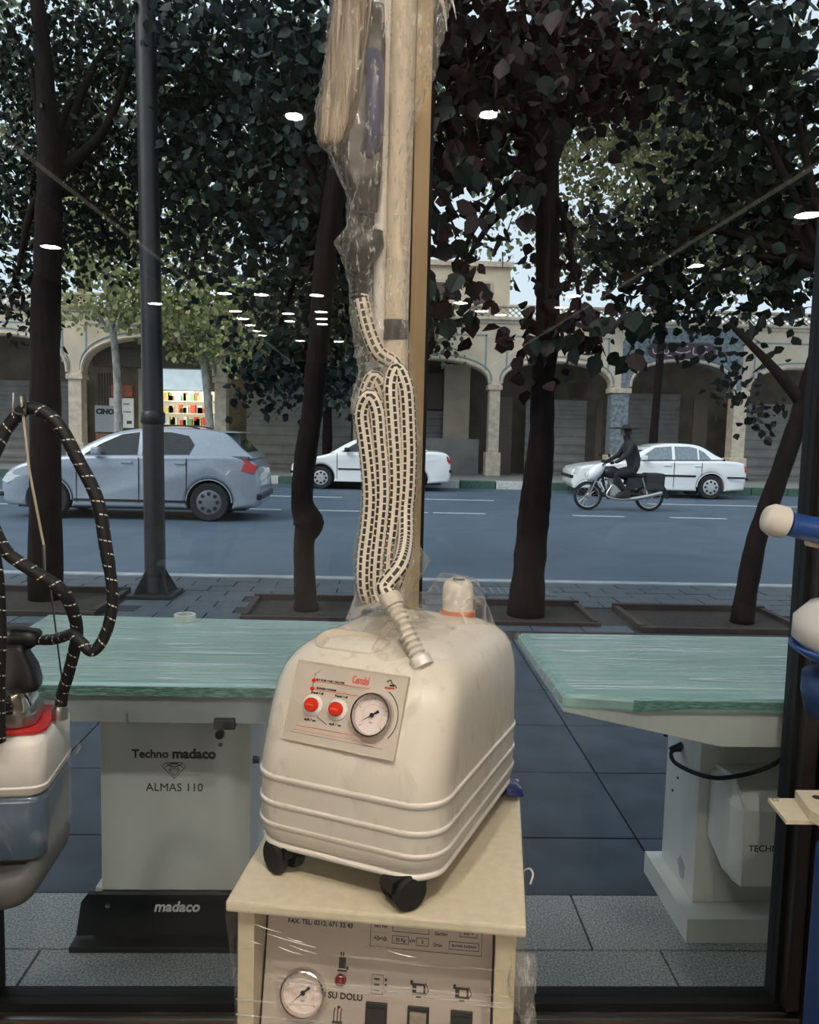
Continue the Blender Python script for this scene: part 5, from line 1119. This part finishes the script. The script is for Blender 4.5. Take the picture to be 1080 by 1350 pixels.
for s in (-1, 1):
    vs_, es_, rs_ = [(0.44, s*0.345, 1.018), (0.40, s*0.345, 1.025)], [(0, 1)], [0.034, 0.030]
    for k in range(4):
        y = s*(0.318+0.018*k); n = len(vs_); ln = (0.9, 1.0, 0.95, 0.75)[k]
        vs_ += [(0.375, y, 1.030), (0.352, y, 1.012-0.004*ln), (0.362, y, 0.985), (0.385*1.0, y, 0.978-0.004*ln)]; rs_ += [0.0105, 0.010, 0.0095, 0.0085]
        es_ += [(1, n), (n, n+1), (n+1, n+2), (n+2, n+3)]
    n = len(vs_); vs_ += [(0.41, s*0.315, 1.005), (0.40, s*0.312, 0.985), (0.385, s*0.314, 0.975)]; rs_ += [0.012, 0.011, 0.009]; es_ += [(0, n), (n, n+1), (n+1, n+2)]
    skin('glove', vs_, es_, rs_, 0, M_black, pr_)
    ob('boot', MB().loops([[(x, s*0.20+y, z) for x, y in rrect(hx, 0.045, 0.04, 4, cx)] for z, hx, cx in ((0.30, 0.13, 0.70), (0.33, 0.135, 0.70), (0.38, 0.11, 0.72), (0.44, 0.055, 0.78))]), M_rubber, pr_, True)
hf = ob('face', MB().loops([[(0.742+dx+0.085*math.cos(t)*f*(1.12 if math.cos(t) < 0 else 1.0), 0.075*math.sin(t)*f, z) for t in [2*math.pi*q/18 for q in range(18)]] for z, f, dx in ((1.555, 0.55, -0.02), (1.58, 0.85, -0.015), (1.62, 1.0, -0.01), (1.66, 1.08, 0.0), (1.70, 1.07, 0.0), (1.73, 0.95, 0.0))]), M_skin, pr_, 'all')
ob('nose', MB().loops([[(0.655, -0.012, 1.62), (0.655, 0.012, 1.62), (0.655, 0.0, 1.67)], [(0.632, -0.009, 1.622), (0.632, 0.009, 1.622), (0.645, 0.0, 1.645)]]), M_skin, hf, True)
ob('mouth', MB().box((0.654, -0.022, 1.594), (0.664, 0.022, 1.600)), M_door, hf)
for s in (-1, 1):
    ob('eye', MB().lathe([(0.009, -0.006), (0.009, 0.0), (0.001, 0.003)], (0.66, s*0.032, 1.662), 'x', 8), M_blackink, hf)
    ob('ear', MB().loops([[(0.75+0.018*math.cos(t), s*y, 1.645+0.030*math.sin(t)) for t in [2*math.pi*q/10 for q in range(10)]] for y in (0.072, 0.090)]), M_skin, hf, True)
cp_ = ob('cap', MB().lathe([(0.094, 1.685), (0.098, 1.71), (0.092, 1.75), (0.07, 1.785), (0.03, 1.80), (0.001, 1.802)], (0.745, 0, 0), n=20), M_cloth, pr_, 'all')
ob('hat_brim', MB().loops([[(0.71+f*0.33*math.cos(t), f*0.20*math.sin(t), z) for t in [2*math.pi*q/24 for q in range(24)]] for z, f in ((1.70, 0.9), (1.708, 1.0), (1.722, 1.0), (1.735, 0.7))]), M_cloth, cp_)
ob('cap_flap', MB().loops([[(0.745+r*math.cos(t), r*0.9*math.sin(t), z) for t in [R(-120+k*20) for k in range(13)]] for r, z in ((0.096, 1.72), (0.112, 1.68), (0.125, 1.60))], False, False, False), M_cloth, cp_, 'all')
CL_A = [(-3.2, 7.6, 4.78, 0.5, 0.5, 0.86, 659, 0.075), (-2.83, 8.0, 4.57, 0.83, 0.6, 0.83, 1519, 0.075), (-3.16, 7.6, 3.5, 0.65, 0.5, 0.65, 1130, 0.075), (-2.77, 8.2, 3.75, 0.7, 0.5, 0.62, 1169, 0.075), (-3.14, 7.2, 2.64, 0.34, 0.3, 0.48, 288, 0.08), (-3.12, 7.8, 3.08, 0.44, 0.4, 0.37, 275, 0.075), (-2.47, 8.2, 5.28, 0.7, 0.5, 0.62, 950, 0.075), (-2.76, 8.6, 3.27, 0.49, 0.4, 0.41, 267, 0.075)]
CL_B = [(-1.5, 7.6, 4.84, 0.86, 0.6, 0.72, 1108, 0.095), (-0.73, 7.2, 4.57, 0.61, 0.5, 0.82, 862, 0.105), (-1.47, 7.8, 4.01, 0.81, 0.6, 0.81, 1177, 0.095), (-0.72, 7.2, 3.66, 0.54, 0.5, 0.75, 736, 0.1), (-1.27, 7.9, 3.16, 0.75, 0.5, 0.52, 549, 0.09), (-0.6, 7.5, 3.03, 0.35, 0.4, 0.5, 309, 0.09), (-0.98, 7.9, 2.48, 0.6, 0.5, 0.45, 422, 0.085), (-0.78, 8.0, 2.06, 0.53, 0.5, 0.45, 379, 0.085), (-1.17, 8.2, 1.99, 0.39, 0.4, 0.31, 126, 0.085), (-0.33, 7.8, 2.34, 0.26, 0.4, 0.66, 261, 0.09), (-1.98, 8.2, 3.77, 0.46, 0.5, 1.01, 739, 0.085), (-0.21, 7.6, 3.46, 0.43, 0.4, 1.29, 847, 0.1)]
CL_C = [(0.58, 6.3, 4.45, 0.6, 0.4, 0.54, 394, 0.13), (0.49, 6.4, 3.84, 0.42, 0.35, 0.54, 259, 0.13), (0.97, 6.6, 4.16, 0.44, 0.4, 0.69, 320, 0.13), (0.41, 6.2, 3.23, 0.2, 0.3, 0.35, 52, 0.13), (0.8, 6.5, 3.66, 0.28, 0.3, 0.21, 31, 0.12), (0.51, 6.2, 2.77, 0.2, 0.25, 0.29, 35, 0.12), (0.47, 7.6, 2.55, 0.25, 0.3, 0.25, 124, 0.085), (1.38, 6.9, 4.64, 0.52, 0.5, 0.59, 316, 0.125), (1.23, 6.3, 2.31, 0.36, 0.3, 0.24, 61, 0.12), (1.56, 6.5, 2.37, 0.31, 0.3, 0.25, 44, 0.12), (1.84, 7.2, 4.49, 0.54, 0.5, 0.34, 110, 0.12), (1.76, 7.2, 4.79, 0.61, 0.5, 0.48, 288, 0.12), (1.4, 7.0, 3.05, 0.26, 0.4, 0.4, 74, 0.11)]
CL_D = [(2.4, 7.0, 4.79, 0.73, 0.5, 0.53, 374, 0.125), (3.01, 6.8, 4.66, 0.58, 0.5, 0.58, 386, 0.125), (2.65, 7.6, 4.16, 0.36, 0.5, 0.36, 70, 0.11), (3.17, 7.2, 4.04, 0.68, 0.5, 0.54, 452, 0.115), (2.9, 7.4, 3.38, 0.77, 0.5, 0.42, 405, 0.11), (3.45, 7.0, 3.3, 0.4, 0.5, 0.59, 305, 0.115), (2.42, 7.8, 3.26, 0.59, 0.5, 0.44, 347, 0.1), (2.59, 7.6, 2.74, 0.57, 0.4, 0.32, 264, 0.1), (3.25, 7.2, 2.77, 0.61, 0.4, 0.34, 229, 0.11), (2.01, 7.9, 3.27, 0.37, 0.4, 0.3, 74, 0.1), (3.22, 7.5, 2.13, 0.25, 0.3, 0.42, 86, 0.09), (3.53, 7.5, 1.76, 0.18, 0.3, 0.28, 44, 0.08)]
CL_F1 = [(-7.54, 23.5, 5.72, 1.55, 1.5, 1.33, 885, 0.17), (-6.42, 23.2, 4.67, 1.31, 1.2, 0.88, 514, 0.16), (-8.56, 23.4, 4.64, 1.1, 1.2, 0.66, 216, 0.15), (-8.32, 24.0, 7.25, 1.81, 1.5, 1.36, 974, 0.17)]
CL_F2 = [(-5.04, 23.5, 4.13, 1.33, 1.3, 0.89, 615, 0.16), (-5.74, 23.8, 5.62, 2.02, 1.5, 1.35, 1258, 0.17), (-3.93, 23.2, 3.71, 0.99, 1, 0.77, 287, 0.15), (-3.86, 24.0, 5.08, 1.59, 1.5, 1.36, 924, 0.17), (-5.57, 24.0, 7.55, 2.27, 1.5, 1.59, 1540, 0.17)]
CL_F3 = [(6.86, 24.0, 9.63, 2.04, 1.5, 1.59, 1066, 0.17), (8.5, 24.5, 10.91, 2.31, 1.5, 2.08, 1699, 0.18), (5.46, 24.0, 6.84, 1.36, 1.2, 1.36, 619, 0.16), (10.28, 24.0, 7.63, 2.27, 1.5, 1.81, 1569, 0.18), (7.93, 23.5, 6.81, 1.78, 1.2, 1.11, 778, 0.17), (5.14, 25.0, 9.03, 1.42, 1.5, 1.65, 462, 0.17)]
CL_F4 = [(-1.61, 23.0, 4.17, 1.52, 1.2, 1.96, 1566, 0.17), (-1.47, 23.5, 6.52, 2.0, 1.4, 1.78, 1667, 0.18), (-2.38, 24.0, 8.27, 2.27, 1.4, 1.81, 1811, 0.18), (3.34, 25.0, 8.75, 0.94, 1.2, 1.42, 264, 0.17), (1.12, 23.5, 4.51, 1.11, 1.0, 0.89, 512, 0.16)]
CL_G1 = [(-13.15, 33.0, 10.48, 4.05, 2, 3.74, 1920, 0.26), (-14.05, 34.0, 15.62, 3.85, 2, 3.53, 1054, 0.26), (-8.77, 34.0, 14.68, 4.5, 2, 4.17, 2907, 0.26)]
CL_G2 = [(-2.81, 34.0, 14.03, 4.82, 2, 4.82, 3920, 0.26), (2.61, 34.0, 14.8, 3.53, 2, 3.85, 1916, 0.26), (4.19, 33.0, 8.75, 1.56, 2, 1.56, 120, 0.24)]
CL_G3 = [(8.43, 33.0, 14.91, 4.05, 2, 3.74, 2347, 0.26), (13.65, 34.0, 14.62, 4.5, 2, 4.82, 3659, 0.26), (10.47, 33.0, 10.11, 3.74, 2, 2.18, 994, 0.25), (15.09, 33.0, 9.38, 2.8, 2, 2.49, 1171, 0.25)]
# ------------------------------------------------------------------ trees
M_bark = mat('dark_bark', (0.010, 0.0055, 0.0058), 0.9, spec=0.15, scale=6, stretch=(3, 3, 0.8), bump=0.9, bscale=9, var=0.5)
M_barkp = mat('pale_plane_bark', (0.34, 0.33, 0.30), 0.85, scale=4, var=0.4, stretch=(2, 2, 1), bump=0.3)
L_dark = leaf_mat('dark_leaves', (0.004, 0.008, 0.006), (0.014, 0.024, 0.014), 0.25)
L_teal = leaf_mat('blue_green_leaves', (0.006, 0.012, 0.010), (0.026, 0.046, 0.038), 0.2)
L_red = leaf_mat('dark_maroon_leaves', (0.005, 0.007, 0.005), (0.035, 0.010, 0.011), 0.25)
L_olive = leaf_mat('olive_leaves', (0.05, 0.06, 0.022), (0.20, 0.19, 0.085), 0.3)
L_bright = leaf_mat('pale_green_leaves', (0.14, 0.18, 0.06), (0.46, 0.46, 0.22), 0.3)
L_far = leaf_mat('far_leaves', (0.05, 0.075, 0.035), (0.22, 0.25, 0.14), 0.35)
LEAF_O = np.array([(0, 0, 0), (-0.36, 0.28, 0.10), (-0.40, 0.58, 0.10), (0, 1, -0.08), (0.40, 0.58, 0.10), (0.36, 0.28, 0.10)])
def foliage(name, clusters, m, parent, seed, narrow=1.0):
    rs = np.random.RandomState(seed); allv = []
    for cx, cy, cz, rx, ry, rz, n, lf in clusters:
        d = rs.normal(size=(n, 3)); d /= np.linalg.norm(d, axis=1)[:, None]
        p = d * (rs.rand(n)**0.42)[:, None] * np.array([rx, ry, rz]) + np.array([cx, cy, cz])
        k = max(3, n//14)                                   # bunch the leaves round twig ends
        tw = p[rs.randint(0, n, k)]; sel = rs.rand(n) < 0.65
        p[sel] = tw[rs.randint(0, k, sel.sum())] + rs.normal(size=(sel.sum(), 3))*lf*1.5
        s = lf*(0.65 + 0.7*rs.rand(n))
        ydir = rs.normal(size=(n, 3))*np.array([1, 1, 0.7]) + np.array([0, 0, -0.8]); ydir /= np.linalg.norm(ydir, axis=1)[:, None]
        r2 = rs.normal(size=(n, 3)); xdir = np.cross(ydir, r2); xdir /= np.linalg.norm(xdir, axis=1)[:, None]
        zdir = np.cross(xdir, ydir)
        v = (p[:, None, :] + s[:, None, None]*(LEAF_O[None, :, 0:1]*narrow*xdir[:, None, :] + LEAF_O[None, :, 1:2]*ydir[:, None, :] + LEAF_O[None, :, 2:3]*zdir[:, None, :]))
        allv.append(v.reshape(-1, 3))
    v = np.concatenate(allv); n = len(v)//6
    me = bpy.data.meshes.new(name)
    me.vertices.add(len(v)); me.vertices.foreach_set('co', v.astype(np.float32).ravel())
    q = np.array([0, 1, 2, 3, 0, 3, 4, 5])
    idx = (np.arange(n)[:, None]*6 + q[None, :]).ravel()
    me.loops.add(len(idx)); me.loops.foreach_set('vertex_index', idx.astype(np.int32))
    me.polygons.add(n*2); me.polygons.foreach_set('loop_start', np.arange(n*2, dtype=np.int32)*4)
    me.update(calc_edges=True); me.validate()
    o = link(name, me, m, parent); o['kind'] = 'stuff'
    return o
def tree(name, label, trunk, radii, branches, clusters, m, bark, seed, group='street trees', narrow=1.0):
    b = Vector(trunk[0]); t = empty(name, label, 'tree', (b.x, b.y, 0), 0, group)
    off = Vector((-b.x, -b.y, 0))
    pts = spline(trunk, 5); k = np.linspace(0, len(trunk)-1, len(pts)); rr = np.interp(k, range(len(radii)), radii)
    rs = random.Random(seed)
    ob('trunk', MB().tube([p+off for p in pts], [float(r)*(1+rs.uniform(-.05, .05)) for r in rr], 12), bark, t, 'all')
    for br, r in branches:
        bp = spline(br, 4); ob('branch', MB().tube([p+off for p in bp], [r*(1-0.7*i/(len(bp)-1)) for i in range(len(bp))], 8), bark, t, 'all')
    cl = [(c[0]-b.x, c[1]-b.y) + tuple(c[2:]) for c in clusters]
    foliage('foliage', cl, m, t, seed, narrow)
    return t, off
def limbs(top, clusters, n, r=0.05):
    out = []
    for c in clusters[:n]:
        a = Vector(top); e = Vector((c[0], c[1], c[2])); mid = (a+e)/2 + Vector((0, 0, 0.25))
        out.append(([a, mid, e], r))
    return out
tree('street_tree', 'straight dark trunked tree at the left behind the black hose loop', [(-2.873, 7.05, 0.0), (-2.85, 7.05, 1.241), (-2.831, 7.05, 2.315), (-2.80, 7.06, 2.995), (-2.80, 7.1, 3.484), (-2.84, 7.2, 3.95), (-2.92, 7.3, 4.7), (-3.05, 7.4, 5.6)], [0.145, 0.125, 0.12, 0.11, 0.10, 0.085, 0.07, 0.05],
     limbs((-2.81, 7.1, 3.4), CL_A, 8, 0.05) + [([(-2.81, 7.1, 3.5), (-2.45, 7.5, 4.1), (-2.25, 7.9, 5.2)], 0.06)], CL_A, L_dark, M_bark, 1, narrow=0.7)
tree('street_tree', 'slim tree with a kink low in its trunk, left of the hose bundle', [(-0.608, 6.78, 0.0), (-0.624, 6.78, 0.224), (-0.634, 6.78, 0.575), (-0.60, 6.78, 0.734), (-0.655, 6.78, 0.923), (-0.63, 6.78, 1.299), (-0.579, 6.78, 1.672), (-0.536, 6.78, 2.224), (-0.485, 6.78, 2.947), (-0.42, 6.8, 3.48), (-0.397, 6.85, 4.3), (-0.5, 6.9, 5.4)], [0.105, 0.09, 0.085, 0.125, 0.095, 0.09, 0.088, 0.085, 0.085, 0.08, 0.06, 0.04],
     limbs((-0.45, 6.8, 3.2), CL_B, 11, 0.045), CL_B, L_teal, M_bark, 2)
tc_, offc = tree('street_tree', 'thick dark tree with large leaves just right of the gold mullion', [(1.23, 6.72, -0.0), (1.242, 6.72, 0.332), (1.263, 6.72, 0.779), (1.283, 6.72, 1.095), (1.306, 6.72, 1.47), (1.299, 6.72, 1.963), (1.321, 6.72, 2.329), (1.287, 6.72, 3.167), (1.252, 6.72, 4.042), (1.163, 6.72, 4.779), (1.1, 6.7, 5.6)], [0.165, 0.14, 0.13, 0.125, 0.105, 0.095, 0.095, 0.095, 0.09, 0.07, 0.05],
     limbs((1.26, 6.72, 3.5), CL_C, 13, 0.04), CL_C, L_red, M_bark, 3)
tree('street_tree', 'thin dark tree leaning right at the right edge', [(3.004, 6.57, 0.0), (3.034, 6.57, 0.328), (3.085, 6.57, 0.707), (3.157, 6.57, 0.959), (3.249, 6.57, 1.271), (3.359, 6.57, 1.673), (3.434, 6.57, 2.009), (3.54, 6.6, 2.433), (3.6, 6.7, 3.4), (3.5, 6.8, 4.6)], [0.10, 0.085, 0.08, 0.078, 0.075, 0.072, 0.07, 0.068, 0.06, 0.04],
     [([(3.385, 6.57, 1.826), (3.097, 6.57, 2.121), (2.738, 6.57, 2.441)], 0.06)] + limbs((3.55, 6.65, 2.9), CL_D, 10, 0.04), CL_D, L_dark, M_bark, 4)
# single large leaves hanging in front of the thick tree
rs = random.Random(11)
lme = []
for v_ in range(3):
    n = 9; prof = [(0, 0), (0.30, 0.10), (0.46, 0.30), (0.40, 0.48), (0.44, 0.62), (0.22, 0.85), (0, 1.08)][:]
    mb = MB(); L_ = [(-x*(1+0.1*v_), 0.10*x, -y) for x, y in prof]; R_ = [(x, 0.10*x, -y) for x, y in prof]; C_ = [(0, -0.03, -y) for x, y in prof]
    k = len(prof); mb.add(L_ + C_ + R_, [(i, i+1, k+i+1, k+i) for i in range(k-1)] + [(k+i, k+i+1, 2*k+i+1, 2*k+i) for i in range(k-1)])
    me = mb.mesh('leaf'); me.materials.append((L_dark, L_red, L_dark)[v_]); lme.append(me)
zones = [((0.30, 1.15), (2.9, 3.6), 40), ((0.25, 0.70), (2.35, 2.75), 22), ((1.05, 2.0), (2.1, 2.5), 40), ((0.3, 1.3), (3.5, 4.6), 50)]
for (xa, xb), (za, zb), n in zones:
    for _ in range(n):
        o = link('leaf', rs.choice(lme), None, tc_, Vector((rs.uniform(xa, xb), rs.uniform(5.9, 6.5), rs.uniform(za, zb))) + offc, (rs.uniform(-0.7, 0.5), rs.uniform(-0.6, 0.6), rs.uniform(0, 6.28)))
        s = rs.uniform(0.10, 0.17); o.scale = (s, s, s)
# lamp post
lp = empty('street_pole', 'dark straight steel street pole between the two left trunks', 'pole', (-2.003, 7.3, 0))
ob('shaft', MB().tube([(0, 0, 0.04), (-0.02, 0, 2.34), (-0.05, 0, 4.45), (-0.07, 0, 6.4)], [0.092, 0.09, 0.084, 0.08], 16), mat('black_pole_paint', (0.018, 0.017, 0.02), 0.45, var=0.3), lp, True)
ob('base_plate', MB().box((-0.2, -0.2, 0.0), (0.2, 0.2, 0.035), 0.005), M_black, lp)
for a in range(4):
    c_, s_ = math.cos(R(45+90*a)), math.sin(R(45+90*a))
    ob('gusset', MB().loops([[(c_*0.08+s_*w, s_*0.08-c_*w, 0.035), (c_*0.22+s_*w, s_*0.22-c_*w, 0.035), (c_*0.08+s_*w, s_*0.08-c_*w, 0.26)] for w in (-0.008, 0.008)]), M_black, lp)
ob('collar', MB().lathe([(0.09, 1.52), (0.105, 1.54), (0.105, 1.62), (0.09, 1.64)], (-0.013, 0, 0), n=16), M_black, lp, True)
# roadside trees across the road
def fartree(label, base, top, r, cl, m, seed, bark=None, group='trees across the road'):
    b = Vector(base); t_ = Vector(top); mid = (b+t_)/2 + Vector((0.12, 0, 0))
    tree('roadside_tree', label, [b, b+(mid-b)*0.5, mid, mid+(t_-mid)*0.5, t_], [r*1.2, r, r*0.9, r*0.75, r*0.4], limbs(mid+(t_-mid)*0.3, cl, 4, r*0.5), cl, m, bark or M_barkp, seed, group)
fartree('pale trunked young tree in front of the left arch', (-7.55, 23.9, 0.2), (-7.9, 23.8, 6.2), 0.12, CL_F1, L_bright, 11)
fartree('pale trunked young tree in front of the lit shop', (-4.85, 23.9, 0.2), (-5.6, 23.8, 6.0), 0.12, CL_F2, L_bright, 12)
fartree('olive leaved tree in front of the portal with the maroon sign', (8.05, 24.3, 0.2), (8.0, 24.2, 9.0), 0.12, CL_F3, L_olive, 13, M_bark)
fartree('dark leaved tree across the road beside the hose bundle', (-1.6, 24.0, 0.2), (-1.9, 24.0, 8.0), 0.13, CL_F4, L_far, 14, M_bark)
fartree('tall tree behind the arcade at the left', (-12, 33.5, 0.2), (-12, 33.5, 17), 0.3, CL_G1, L_far, 15, M_bark, 'tall trees behind the arcade')
fartree('tall tree behind the arcade in the middle', (-1, 34.5, 0.2), (-1, 34.2, 17), 0.3, CL_G2, L_far, 16, M_bark, 'tall trees behind the arcade')
fartree('tall tree behind the arcade at the right', (11, 33.5, 0.2), (11, 33.5, 16), 0.3, CL_G3, L_olive, 17, M_bark, 'tall trees behind the arcade')
